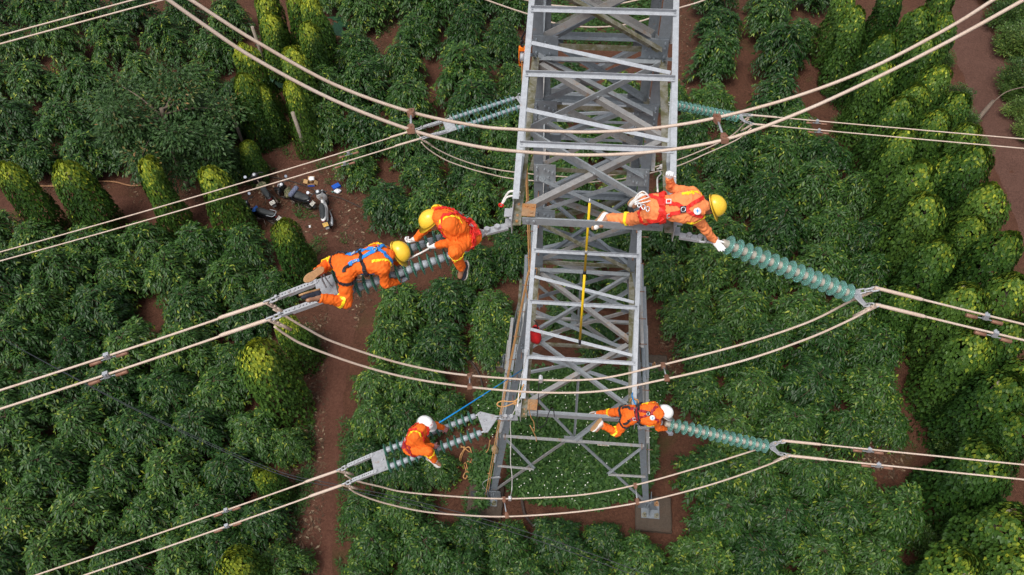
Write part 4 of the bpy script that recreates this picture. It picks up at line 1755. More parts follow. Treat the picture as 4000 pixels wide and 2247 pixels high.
# ------------------------------------------------------------------ ground, tracks, plants
def soil(name, a, b_, c_, scale=1.2, green=0.0):
    m, t, b = new_mat(name)
    f1 = noise_fac(t, scale, 9, 0.7)
    f2 = noise_fac(t, 14, 6, 0.75)
    c = ramp(t, f1, [(0.3, a), (0.52, b_), (0.72, c_)])
    c = mixc(t, 0.55, c, ramp(t, f2, [(0.3, tuple(x * .45 for x in a)), (0.5, b_), (0.62, c_), (0.78, tuple(x * 1.25 for x in c_))]))
    if green:
        f3 = noise_fac(t, 0.55, 6, 0.65, dist=.6)
        mk = ramp(t, f3, [(0.56, (0, 0, 0)), (0.72, (green, green, green))])
        c = mixc(t, mk, c, (0.050, 0.052, 0.014))
    t.links.new(c, b.inputs['Base Color'])
    b.inputs['Roughness'].default_value = 0.95
    b.inputs['Specular IOR Level'].default_value = 0.25
    bump(t, b, f2, 0.7, 0.05)
    return m


MAT['soil'] = soil('red_brown_soil', (0.040, 0.018, 0.011), (0.085, 0.036, 0.021), (0.125, 0.056, 0.034), green=0.55)
MAT['track'] = soil('trodden_earth', (0.060, 0.026, 0.016), (0.098, 0.041, 0.026), (0.130, 0.060, 0.040), 0.8)
MAT['road'] = soil('road_earth', (0.070, 0.034, 0.024), (0.105, 0.052, 0.038), (0.14, 0.072, 0.053), 0.8)


def gh(x, y):
    return 0.05 * mnoise.noise(Vector((x * .35, y * .35, 3.1))) + 0.025 * mnoise.noise(Vector((x * 1.3, y * 1.3, 7.7))) - 0.03


def grid(name, xs, ys, mat, dz=0.0):
    vs = [(x, y, gh(x, y) + dz) for y in ys for x in xs]
    n = len(xs)
    fs = [(j * n + i, j * n + i + 1, (j + 1) * n + i + 1, (j + 1) * n + i) for j in range(len(ys) - 1) for i in range(n - 1)]
    m = MB()
    m.add(vs, fs, True)
    return tag(m.build(name, mat), kind='structure')


def rng_ax(a, b, s, far):
    core = list(np.arange(a, b + 1e-6, s))
    return [a - far, a - far * .4, a - 8] + core + [b + 8, b + far * .4, b + far]


grid('ground', rng_ax(-36, 30, .6, 260), rng_ax(-10, 32, .6, 260), MAT['soil'])


def strip(name, cl, mat, dz):
    """track along (px, py, width in px) with ragged edges, laid just above the ground"""
    P = [at_z(x, y, 0) for x, y, w in cl]
    W = [w * depth(p) / FPX for (x, y, w), p in zip(cl, P)]
    C = catmull(P, 10)
    Wc = catmull([Vector((w, 0, 0)) for w in W], 10)
    vs, fs = [], []
    NC = 12
    for i, p in enumerate(C):
        t = (C[min(i + 1, len(C) - 1)] - C[max(i - 1, 0)]).normalized()
        s = Vector((t.y, -t.x, 0))
        for k in range(NC + 1):
            u = k / NC * 2 - 1
            wl = Wc[i].x / 2 * (1 + .22 * mnoise.noise(Vector((i * .35, 2 if u < 0 else 9, len(cl)))))
            q = p + s * wl * u
            e = 1 if abs(u) > .99 else 0
            vs.append((q.x, q.y, gh(q.x, q.y) + (dz if not e else -0.015)))
    for i in range(len(C) - 1):
        for k in range(NC):
            fs.append((i * (NC + 1) + k, i * (NC + 1) + k + 1, (i + 1) * (NC + 1) + k + 1, (i + 1) * (NC + 1) + k))
    m = MB()
    m.add(vs, fs, True)
    return tag(m.build(name, mat), kind='structure')


strip('dirt_path', [(1080, 560, 110), (1150, 660, 140), (1230, 790, 220), (1320, 930, 200), (1350, 1080, 150), (1335, 1250, 130), (1300, 1450, 120), (1275, 1700, 125), (1250, 1950, 135), (1235, 2200, 140), (1225, 2420, 150)], MAT['track'], .012)
strip('side_path', [(-150, 800, 90), (100, 790, 90), (420, 800, 100), (700, 815, 100), (950, 830, 100), (1180, 850, 110)], MAT['track'], .016)
strip('dirt_road', [(3580, -260, 170), (3690, -60, 190), (3775, 110, 190), (3845, 270, 190), (3900, 420, 190), (3960, 580, 190), (4010, 740, 190), (4070, 920, 170), (4130, 1150, 160)], MAT['road'], .012)


# ---- leaves
def leaf_mat(name, lo, mid_, hi, rough=0.42, trans=0.18):
    m, t, b = new_mat(name)
    at = N(t, 'ShaderNodeAttribute', attribute_name='tint')
    oi = N(t, 'ShaderNodeObjectInfo')
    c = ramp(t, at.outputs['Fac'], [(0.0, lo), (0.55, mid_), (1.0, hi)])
    hsv = N(t, 'ShaderNodeHueSaturation')
    mr = N(t, 'ShaderNodeMapRange')
    mr.inputs['To Min'].default_value = 0.66
    mr.inputs['To Max'].default_value = 1.30
    t.links.new(oi.outputs['Random'], mr.inputs['Value'])
    t.links.new(mr.outputs[0], hsv.inputs['Value'])
    mr2 = N(t, 'ShaderNodeMapRange')
    mr2.inputs['To Min'].default_value = 0.515
    mr2.inputs['To Max'].default_value = 0.488
    t.links.new(oi.outputs['Random'], mr2.inputs['Value'])
    t.links.new(mr2.outputs[0], hsv.inputs['Hue'])
    t.links.new(c, hsv.inputs['Color'])
    t.links.new(hsv.outputs[0], b.inputs['Base Color'])
    b.inputs['Roughness'].default_value = rough
    b.inputs['Specular IOR Level'].default_value = 0.34
    if trans:
        tr = N(t, 'ShaderNodeBsdfTranslucent')
        t.links.new(hsv.outputs[0], tr.inputs['Color'])
        mx = N(t, 'ShaderNodeMixShader')
        mx.inputs['Fac'].default_value = trans
        t.links.new(b.outputs[0], mx.inputs[1])
        t.links.new(tr.outputs[0], mx.inputs[2])
        t.links.new(mx.outputs[0], t.nodes['Material Output'].inputs['Surface'])
    return m


MAT['coffee'] = leaf_mat('coffee_leaf', (0.014, 0.046, 0.009), (0.040, 0.104, 0.016), (0.27, 0.32, 0.035), 0.44, .12)
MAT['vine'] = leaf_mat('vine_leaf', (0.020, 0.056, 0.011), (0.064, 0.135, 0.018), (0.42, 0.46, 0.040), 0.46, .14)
MAT['treeleaf'] = leaf_mat('tree_leaf', (0.016, 0.050, 0.014), (0.048, 0.105, 0.024), (0.26, 0.13, 0.05), .5, .14)
MAT['shrubleaf'] = leaf_mat('shrub_leaf', (0.030, 0.075, 0.016), (0.085, 0.15, 0.028), (0.22, 0.27, 0.06))
MAT['herb'] = leaf_mat('herb_leaf', (0.026, 0.075, 0.014), (0.060, 0.135, 0.024), (0.14, 0.22, 0.045), 0.55)
MAT['taro'] = leaf_mat('taro_leaf', (0.018, 0.06, 0.03), (0.03, 0.085, 0.045), (0.05, 0.12, 0.06), 0.35)
MAT['litter'] = leaf_mat('dry_leaf', (0.05, 0.028, 0.016), (0.14, 0.075, 0.045), (0.42, 0.33, 0.22), 0.8, 0)
MAT['bark'] = plain('grey_brown_bark', (0.16, 0.12, 0.09), 0.9, var=0.35, scale=18, bumps=0.5)
MAT['twig'] = plain('brown_twig', (0.085, 0.055, 0.035), 0.9, var=0.3, scale=30)
MAT['petal'] = plain('white_petal', (0.8, 0.8, 0.7), 0.7, var=0.05)
MAT['post'] = plain('weathered_post', (0.27, 0.225, 0.18), 0.9, var=0.3, scale=14, bumps=0.4)


def unit(a):
    return a / np.maximum(np.linalg.norm(a, axis=1, keepdims=True), 1e-9)


def leaves_mesh(name, P, D, Nr, Ln, Wd, tint, mat, fold=0.25, droop=0.25):
    """leaf blades: base P, direction D, normal Nr, length, width, tint 0..1"""
    D = unit(D)
    S = unit(np.cross(D, Nr))
    Nr = unit(np.cross(S, D))
    n = len(P)
    Ln, Wd = Ln[:, None], Wd[:, None]
    dr = np.array([0, 0, -1.0])
    C = P + D * Ln * .48 - Nr * Wd * fold * .6 + dr * Ln * droop * .10
    A = P + D * Ln * .42 + S * Wd * .5 + dr * Ln * droop * .08
    B = P + D * Ln * .42 - S * Wd * .5 + dr * Ln * droop * .08
    T = P + D * Ln + dr * Ln * droop * .45
    V = np.stack([P, A, C, B, T], 1).reshape(-1, 3)
    base = (np.arange(n) * 5)[:, None]
    F = np.concatenate([base + np.array([[0, 1, 2]]), base + np.array([[0, 2, 3]]), base + np.array([[2, 1, 4]]), base + np.array([[3, 2, 4]])])
    me = bpy.data.meshes.new(name)
    me.vertices.add(len(V))
    me.vertices.foreach_set('co', V.ravel())
    me.loops.add(F.size)
    me.loops.foreach_set('vertex_index', F.ravel().astype(np.int32))
    me.polygons.add(len(F))
    me.polygons.foreach_set('loop_start', np.arange(0, F.size, 3, dtype=np.int32))
    me.polygons.foreach_set('loop_total', np.full(len(F), 3, dtype=np.int32))
    at = me.attributes.new('tint', 'FLOAT', 'POINT')
    at.data.foreach_set('value', np.repeat(np.clip(tint, 0, 1), 5).astype(np.float32))
    me.materials.append(mat)
    me.update()
    me.validate()
    o = bpy.data.objects.new(name, me)
    COL.objects.link(o)
    return o


def coffee(seed, R=1.38, H=2.25, nb=250):
    """bush of several stems with arching branches that carry paired leaves"""
    g = np.random.default_rng(seed)
    P, D, Nr, Ln, Wd, Tn = [], [], [], [], [], []
    tw = MB()
    nh = 5
    heads = [(0, 0, 1.0, .84)] + [(cos(k * 1.55 + seed) * R * g.uniform(.34, .52), sin(k * 1.55 + seed) * R * g.uniform(.34, .52), g.uniform(.62, .86), g.uniform(.50, .62)) for k in range(nh - 1)]

    def leaf(p, d, n, ln, wd, tn):
        P.append(p)
        D.append(d)
        Nr.append(n)
        Ln.append(ln)
        Wd.append(wd)
        Tn.append(tn)
    for i in range(nb):
        hx, hy, hh, hr = heads[i % nh] if g.uniform() > .25 else heads[0]
        az = g.uniform(0, 2 * pi)
        hf = g.beta(1.25, .85)
        Hh = H * hh
        h0 = Hh * (0.26 + 0.70 * hf)
        reach = R * hr * sqrt(max(0.07, 1 - (max(0, h0 / Hh - .18) / .83) ** 2)) * g.uniform(.66, 1.12)
        rise = g.uniform(.10, .55)
        dp = g.uniform(.35, .85) * reach
        nl = int(max(4, reach / .072))
        bend = g.uniform(-.5, .5)
        pts = []
        for k in range(nl + 1):
            u = k / nl
            r = reach * u
            a2 = az + bend * u * u
            pts.append(np.array([hx + cos(a2) * r, hy + sin(a2) * r, h0 + rise * reach * sin(u * 1.9) - dp * u * u * .85]))
        young = g.uniform(0, 1) < .30
        if i % 5 == 0:
            tw.tube([Vector(p) for p in pts[::3]], .008, 4, caps=False)
        for k in range(1, nl + 1):
            u = k / nl
            if u < .22 and g.uniform() < .6:
                continue
            t = pts[k] - pts[k - 1]
            t = t / np.linalg.norm(t)
            up = np.array([0, 0, 1.0]) - t * t[2]
            up /= np.linalg.norm(up)
            sd = np.cross(t, up)
            for s in (-1, 1):
                f = .45 + .5 * u
                leaf(pts[k] + g.normal(0, .014, 3), t * f + sd * s * .85 + up * g.normal(-.05, .20) + g.normal(0, .14, 3), up + sd * s * .25 + g.normal(0, .25, 3),
                     g.uniform(.14, .225) * (1.0 if u < .85 else .8), g.uniform(.058, .090),
                     .28 + g.normal(0, .15) + (.36 * max(0, u - .70) / .30 if young else 0) + (.55 if g.uniform() < .016 else 0))
    # upright leading shoots which close the crown
    for hx, hy, hh, hr in heads:
        for k in range(16):
            a = g.uniform(0, 2 * pi)
            r = R * hr * .42 * sqrt(g.uniform())
            b0 = np.array([hx + cos(a) * r, hy + sin(a) * r, H * hh * g.uniform(.78, .97) * (1 - .12 * (r / R) ** 2)])
            for j in range(7):
                a2 = a + j * 1.57 + g.normal(0, .3)
                d = np.array([cos(a2), sin(a2), g.uniform(-.25, .35)])
                leaf(b0 + np.array([0, 0, .035 * j]) + g.normal(0, .02, 3), d, np.array([-d[0] * .2, -d[1] * .2, 1.0]) + g.normal(0, .25, 3), g.uniform(.12, .2), g.uniform(.05, .08), .33 + g.normal(0, .15) + .04 * j)
    fo = leaves_mesh('foliage', np.array(P), np.array(D), np.array(Nr), np.array(Ln), np.array(Wd), np.array(Tn), MAT['coffee'], .34, .6)
    for hx, hy, hh, hr in heads:
        tw.tube([(hx * .2, hy * .2, -.1), (hx * .7, hy * .7, H * hh * .5), (hx, hy, H * hh * .85)], [.03, .022, .010], 6)
    st = tw.build('stem', MAT['twig'])
    return fo, st


def vine(seed, R=.84, H=3.3, n=5200, yellow_tint=0.0):
    """pillar of climbing vine round a post"""
    g = np.random.default_rng(seed)
    z = g.uniform(0.02, 1.0, n) ** .85
    az = g.uniform(0, 2 * pi, n)
    ph = g.uniform(0, 6, 6)
    bulge = 1 + .10 * np.sin(2 * az + ph[0] + z * 3) + .09 * np.sin(3 * az + ph[1] - z * 5) + .10 * np.sin(z * 9 + ph[2] + az) + .06 * np.sin(5 * az + z * 14 + ph[3])
    cap = np.where(z > .86, np.sqrt(np.maximum(0.0, 1 - ((z - .86) / .145) ** 2)), 1)
    prof = (1.10 - .50 * z) * cap
    dep = g.beta(5, 1.3, n)
    r = R * prof * bulge * (0.52 + .5 * dep)
    top = z > .93
    r = np.where(top, R * prof * bulge * np.sqrt(g.uniform(0, 1, n)), r)
    lean = g.normal(0, .05, 2)
    P = np.stack([np.cos(az) * r + lean[0] * z * H, np.sin(az) * r + lean[1] * z * H, z * H + .04 * np.sin(az * 3) - 0.0], 1)
    out = np.stack([np.cos(az), np.sin(az), np.clip((z - .70) * 4.5, -.1, 1.6)], 1)
    tang = np.stack([-np.sin(az), np.cos(az), az * 0], 1)
    D = np.stack([np.cos(az) * .35, np.sin(az) * .35, -.75 + 0 * az], 1) + tang * g.normal(0, .45, n)[:, None] + g.normal(0, .16, (n, 3))
    Nr = out + g.normal(0, .30, (n, 3))
    Ln = g.uniform(.095, .145, n)
    Wd = Ln * g.uniform(.62, .82, n)
    patch = .5 + .5 * np.sin(az * 2 + ph[4]) * np.sin(z * 6 + ph[5])
    Tn = .17 + g.normal(0, .12, n) + (.30 + yellow_tint) * np.clip((z - .62 + .25 * yellow_tint) / .38, 0, 1) ** 1.6 + (.08 + yellow_tint * .7) * patch * (z > .3) + (g.uniform(0, 1, n) < .03 + yellow_tint * .15) * .35  # leaf colour turns yellower towards the top and in patches
    fo = leaves_mesh('foliage', P, D, Nr, Ln, Wd, Tn, MAT['vine'], .22, .2)
    m = MB()
    m.tube([(0, 0, -.1), (0, 0, H * .93)], .07, 8)
    return fo, m.build('post', MAT['post'])


def shrub(seed, R=.8, H=1.2, n=3200, mat='shrubleaf', ls=.085):
    g = np.random.default_rng(seed)
    k = 26
    cc = g.normal(0, 1, (k, 3))
    cc = unit(cc) * g.uniform(.35, .95, (k, 1)) * np.array([R * .75, R * .75, H * .45]) + np.array([0, 0, H * .52])
    w = g.integers(0, k, n)
    off = g.normal(0, 1, (n, 3))
    off = unit(off) * (g.uniform(0, 1, (n, 1)) ** .5) * R * .34
    P = cc[w] + off
    P[:, 2] = np.maximum(P[:, 2], .02)
    D = off + unit(P - np.array([0, 0, H * .3])) * .25 + g.normal(0, .14, (n, 3)) + np.array([0, 0, .05])
    Nr = np.array([0, 0, 1.0]) + unit(P) * .5 + g.normal(0, .4, (n, 3))
    Ln = g.uniform(.6, 1.3, n) * ls
    Tn = .3 + g.normal(0, .17, n) + .25 * (g.uniform(0, 1, k)[w] > .6)
    fo = leaves_mesh('foliage', P, D, Nr, Ln, Ln * g.uniform(.35, .5, n), Tn, MAT[mat], .2, .2)
    m = MB()
    for q in range(5):
        c = cc[q * 4]
        m.tube([(0, 0, -.05), tuple(c * np.array([.4, .4, .5])), tuple(c)], [.02, .014, .006], 5)
    return fo, m.build('stem', MAT['twig'])


PROTO = {}
for nm, fn in (('coffee', lambda s: coffee(s)), ('vine', lambda s: vine(s, yellow_tint=.06)), ('yellow_tint', lambda s: vine(s, yellow_tint=.18)), ('shrub', lambda s: shrub(s))):
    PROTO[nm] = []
    for s in range({'coffee': 6, 'vine': 5, 'yellow_tint': 4, 'shrub': 3}[nm]):
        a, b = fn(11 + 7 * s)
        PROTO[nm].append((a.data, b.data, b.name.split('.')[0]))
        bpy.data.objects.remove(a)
        bpy.data.objects.remove(b)


def plant(kind, name, label, cat, group, loc, sx, sy, sz, rz, v):
    fo, st, sn = PROTO[kind][v % len(PROTO[kind])]
    t = thing(name, label, cat, loc, rz, group)
    t.scale = (sx, sy, sz)
    for nm, me in (('foliage', fo), (sn, st)):
        o = bpy.data.objects.new(nm, me)
        COL.objects.link(o)
        o.parent = t
    return t


ORD = ['first', 'second', 'third', 'fourth', 'fifth', 'sixth', 'seventh', 'eighth', 'ninth', 'tenth', 'eleventh', 'twelfth', 'thirteenth', 'fourteenth', 'fifteenth']
pr = random.Random(5)
# (x, y, width) of each crown in the photograph, row by row from the top
COFFEE = [
    ('the top left plot', [
        [(-60, 10, 230), (120, 20, 240), (310, 25, 240), (500, 30, 230), (700, 20, 230), (880, 60, 220)],
        [(30, 150, 240), (230, 160, 250), (430, 150, 230), (640, 140, 240), (830, 170, 230)],
        [(-50, 300, 260), (130, 310, 260), (330, 300, 250), (560, 290, 240), (760, 300, 240), (910, 330, 200)],
        [(30, 450, 270), (240, 460, 260), (450, 450, 260), (680, 440, 250), (860, 450, 240)],
        [(-40, 590, 260), (110, 590, 230), (320, 580, 270), (540, 575, 240), (770, 560, 230), (900, 590, 190)]]),
    ('the top middle plot', [
        [(1300, -60, 220), (1420, 10, 230), (1560, -40, 210), (1680, 20, 240), (1860, -20, 240), (2010, -10, 220)],
        [(1620, 110, 210), (1820, 110, 240), (1960, 140, 210)],
        [(1390, 190, 240), (1570, 240, 230), (1820, 290, 300), (2010, 280, 200)],
        [(1270, 320, 230), (1420, 330, 270), (1590, 390, 250), (1850, 400, 270), (2020, 420, 220)],
        [(1270, 460, 220), (1420, 500, 250), (1590, 530, 250), (1780, 520, 240), (1960, 540, 240)],
        [(1380, 610, 220), (1640, 650, 240), (1830, 640, 250), (2010, 640, 240)],
        [(1510, 770, 270), (1680, 790, 280), (1860, 770, 270), (2020, 790, 240)]]),
    ('the large left plot', [
        [(-40, 900, 270), (130, 930, 260), (340, 940, 280), (560, 930, 270), (760, 930, 270), (950, 950, 250)],
        [(30, 1060, 290), (240, 1060, 290), (450, 1060, 280), (670, 1060, 290), (880, 1070, 290), (1050, 1090, 230)],
        [(-50, 1200, 280), (150, 1200, 290), (380, 1200, 310), (740, 1190, 300), (950, 1210, 270)],
        [(50, 1340, 300), (280, 1350, 290), (500, 1360, 310), (720, 1350, 300), (890, 1360, 220)],
        [(-40, 1500, 300), (180, 1500, 310), (410, 1500, 300), (640, 1500, 310), (840, 1500, 290)],
        [(60, 1660, 310), (300, 1660, 310), (530, 1660, 320), (760, 1660, 310), (970, 1670, 290), (1110, 1700, 220)],
        [(-40, 1830, 310), (190, 1830, 320), (420, 1830, 320), (660, 1830, 320), (880, 1820, 300)],
        [(60, 2000, 320), (320, 2000, 330), (560, 2000, 320), (790, 2000, 320), (1000, 2010, 290)],
        [(-40, 2180, 330), (200, 2170, 330), (450, 2170, 330), (690, 2170, 330), (860, 2130, 280), (1080, 2190, 260)]]),
    ('the strip behind the tower', [
        [(2230, 330, 260), (2420, 330, 240)],
        [(2140, 500, 230), (2350, 500, 270), (2490, 560, 200)],
        [(2230, 690, 270), (2440, 720, 250)],
        [(2140, 870, 250), (2340, 900, 270), (2480, 900, 200)],
        [(2260, 1060, 250), (2430, 1090, 230)],
        [(2330, 1270, 230), (2190, 1180, 160)]]),
    ('the strip beside the path', [
        [(1850, 1010, 260), (1990, 960, 230)],
        [(1560, 1170, 280), (1740, 1150, 280)],
        [(1520, 1320, 280), (1700, 1320, 290), (1920, 1190, 270)],
        [(1470, 1470, 270), (1630, 1480, 290), (1910, 1300, 230)],
        [(1450, 1620, 250), (1590, 1630, 280), (1750, 1560, 200)],
        [(1430, 1770, 250), (1560, 1790, 280), (1700, 1790, 220)]]),
    ('the bottom strip', [
        [(1400, 1960, 250), (1560, 1980, 290), (1840, 2060, 270)],
        [(1460, 2120, 290), (1660, 2130, 310), (1980, 2110, 270), (2180, 2090, 290), (2370, 2080, 240)],
        [(1400, 2260, 280), (1620, 2270, 300), (1810, 2210, 280), (2060, 2240, 290), (2290, 2230, 300), (2500, 2180, 300), (2690, 2260, 290)]]),
    ('the plot right of the tower', [
        [(2790, -40, 230), (3020, -40, 240), (3190, -60, 200)],
        [(2810, 80, 230), (3010, 60, 240), (3130, 110, 200)],
        [(2790, 215, 260), (3050, 200, 270)],
        [(2790, 360, 220), (3040, 390, 270), (2640, 330, 160)],
        [(2700, 500, 230), (2900, 500, 240), (3110, 470, 240)],
        [(2660, 640, 240), (2850, 620, 250), (3040, 610, 260), (3220, 590, 250)],
        [(2780, 760, 250), (2980, 750, 280), (3190, 730, 280), (3360, 730, 240)],
        [(2620, 890, 240), (2830, 900, 260), (3050, 890, 290), (3260, 880, 280), (3400, 900, 220)],
        [(2590, 1050, 250), (2770, 1040, 280), (2980, 1040, 290), (3200, 1040, 290), (3400, 1050, 260)]]),
    ('the lower right plot', [
        [(2700, 1200, 270), (2900, 1190, 290), (3130, 1190, 290), (3350, 1200, 280)],
        [(2780, 1350, 300), (3000, 1350, 290), (3220, 1340, 300), (3440, 1350, 280)],
        [(2730, 1500, 290), (2950, 1500, 300), (3180, 1500, 310), (3420, 1500, 290)],
        [(2860, 1650, 290), (3090, 1660, 310), (3320, 1660, 290), (3500, 1620, 230)],
        [(2760, 1840, 300), (2960, 1830, 300), (3170, 1830, 310), (3360, 1850, 260)],
        [(2840, 1990, 310), (3070, 2000, 320), (3300, 1990, 320), (3520, 1990, 320)],
        [(2760, 2150, 300), (2970, 2170, 320), (3210, 2170, 330), (3440, 2160, 320)],
        [(2880, 2320, 320), (3110, 2330, 320), (3340, 2320, 320), (3560, 2300, 300)]]),
]
cnt = 0
for zone, rows in COFFEE:
    for ri, row in enumerate(rows):
        row = sorted(row)
        for ci, (x, y, wd) in enumerate(row):
            q = at_z(x, y, 1.25)
            rad = wd / 2 * depth(q) / FPX
            s = rad / 1.40
            s *= 1.0 if zone in ('the top middle plot', 'the plot right of the tower', 'the lower right plot', 'the strip behind the tower') else .985
            far = Vector((q.x - CAM.x, q.y - CAM.y, 0)).normalized()
            where = '%s from left in the %s row' % (ORD[ci], ORD[ri])
            if len(row) > 1 and ci == len(row) - 1:
                where = 'rightmost in the %s row' % ORD[ri]
            if ci == 0 and len(row) > 1:
                where = 'leftmost in the %s row' % ORD[ri]
            plant('coffee', 'coffee_bush', 'coffee bush %s of %s' % (where, zone), 'bush', 'coffee bushes of the plantation',
                  (q.x, q.y, -.05), s * pr.uniform(.92, 1.08), s * pr.uniform(.92, 1.08), min(1.3, s * pr.uniform(.85, 1.1)), pr.uniform(0, 6.28), cnt * 5 + ri)
            cnt += 1
WORLD['bushes'] = cnt

# vine columns: (x, y) of the crown's top, height, radius
VINES = [
    ('cluster above the motorbikes', [
        (1035, -30, 3.4, .85), (1160, -40, 3.4, .85), (1215, -20, 3.4, .8), (1030, 60, 3.2, .8), (1180, 90, 3.3, .8), (1130, 195, 3.2, .85), (955, 175, 3.3, .8), (935, 300, 3.2, .8), (1010, 330, 2.6, .7),
        (1135, 325, 3.2, .62), (960, 560, 1.8, .55)]),
    ('row left of the motorbikes', [(15, 655, 3.4, .75), (245, 655, 3.3, .92), (545, 630, 3.5, .70), (815, 640, 3.3, .80)]),
    ('row along the dirt path', [(1110, 875, 2.9, .75), (1120, 1230, 2.4, .7), (1010, 1365, 3.3, .98), (1030, 1830, 1.9, .55), (920, 2190, 2.6, .8)]),
    ('stand on the right', [
        (3330, -40, 3.3, .85), (3370, 40, 3.4, .9), (3520, -60, 3.3, .85), (3600, 20, 3.4, .95), (3700, -70, 3.2, .8), (3470, 125, 3.4, .95), (3450, 250, 3.3, .9), (3650, 150, 3.4, .95), (3700, 60, 3.2, .85),
        (3670, 255, 3.3, .9), (3510, 375, 3.4, .95), (3760, 365, 3.4, .9), (3600, 330, 2.9, .9), (3550, 510, 3.5, .95), (3690, 450, 3.2, .9), (3790, 490, 3.3, .9), (3600, 645, 3.6, 1.0), (3840, 600, 3.6, .98),
        (3720, 600, 3.0, .85), (3660, 755, 3.6, 1.0), (3885, 740, 3.6, 1.0), (3700, 940, 3.5, 1.0), (3930, 915, 3.5, 1.0), (3800, 850, 3.0, .9), (3780, 1105, 3.4, 1.0), (3980, 1085, 3.3, 1.0), (3560, 1130, 2.6, .8),
        (3830, 1310, 3.2, 1.0), (3990, 1260, 3.2, 1.0), (3920, 1480, 3.3, 1.05), (4050, 1420, 3.0, 1.0), (3910, 1760, 3.2, 1.1), (4010, 1610, 3.0, 1.0), (3960, 1990, 3.0, 1.15), (3790, 2225, 2.8, 1.0), (4020, 2200, 2.8, 1.1)]),
]
for zone, lst in VINES:
    lst2 = sorted(range(len(lst)), key=lambda i: lst[i][1])
    for rank, i in enumerate(lst2):
        x, y, h, r = lst[i]
        h, r = h * 1.12, r * .86
        q = at_z(x, y, h * .98)
        # colour and place of this column
        nb = [j for j in range(len(lst)) if j != i and abs(lst[j][1] - y) < 70]
        if zone == 'stand on the right':
            lab = 'leafy vine column %s from the top in the %s' % (ORD[rank] if rank < 15 else {15: 'sixteenth', 16: 'seventeenth', 17: 'eighteenth', 18: 'nineteenth', 19: 'twentieth'}.get(rank, ORD[len(lst) - 1 - rank] if False else ''), zone) if rank < 20 else \
                'leafy vine column %s from the bottom in the %s' % (ORD[len(lst) - 1 - rank] if len(lst) - 1 - rank < 15 else 'sixteenth', zone)
        else:
            lab = '%s yellow-green vine column %s from the top in the %s' % ('short' if h < 2.7 else 'tall', ORD[rank], zone)
            if zone == 'row left of the motorbikes':
                lab = 'yellow-green vine column %s from the left in the %s' % (ORD[i], zone)
        plant('vine' if zone == 'stand on the right' else 'yellow_tint', 'pepper_vine', lab, 'vine', 'climbing vine columns', (q.x, q.y, -.04), r / .86, r / .86, h / 3.3, pr.uniform(0, 6.28), i * 3 + rank)

# small pale shrubs between the vine columns and coffee
SHR = [(3290, 345, 1.0), (3320, 485, 1.05), (3400, 560, .9), (3470, 690, .8), (3500, 830, .8), (3530, 1005, .9), (3570, 1220, .9), (3690, 1450, 1.0), (3680, 1560, .95), (3740, 1740, 1.0), (3830, 2000, 1.0), (3640, 1900, .8), (3640, 2120, .8), (3360, 330, .7), (1190, 1330, .8), (1180, 1000, .7)]
for i, (x, y, r) in enumerate(SHR):
    q = at_z(x, y, .6)
    lab = 'small pale shrub %s from the top beside the right-hand vine columns' % ORD[i] if i < 14 else ('pale shrub at the path edge beside the bright vine column', 'pale shrub at the path edge below the motorbikes')[i - 14]
    plant('shrub', 'pale_shrub', lab, 'shrub', 'pale shrubs beside the vines', (q.x, q.y, -.03), r, r, r, pr.uniform(0, 6.28), i)
SHR2 = [(3935, 45, 1.3), (4015, 0, 1.6), (3880, -60, 1.3), (3965, 150, 1.25), (4040, 160, 1.5), (3990, 285, 1.2), (4050, 330, 1.4), (4000, 400, .9), (4045, 480, .9), (3670, 95, .65), (3700, 205, .75), (3765, 345, .8), (3790, 440, .8), (3850, 545, .7), (3960, 330, .7), (3840, -120, 1.2)]
SD = ['narrow', 'rounded', 'low', 'loose', 'broad', 'spreading', 'dense', 'corner']
SHR2 = sorted(SHR2, key=lambda q: q[1])
for i, (x, y, r) in enumerate(SHR2):
    q = at_z(x, y, .7)
    lab = 'green roadside shrub %s from the top edge, %s of the dirt road' % ((ORD + ['sixteenth', 'seventeenth'])[i], 'right' if (x - 3785) > (y - 130) * .42 else 'left')
    plant('shrub', 'roadside_shrub', lab, 'shrub', 'shrubs along the dirt road', (q.x, q.y, -.05), r * 1.1, r * 1.1, r * .75, pr.uniform(0, 6.28), i + 1)


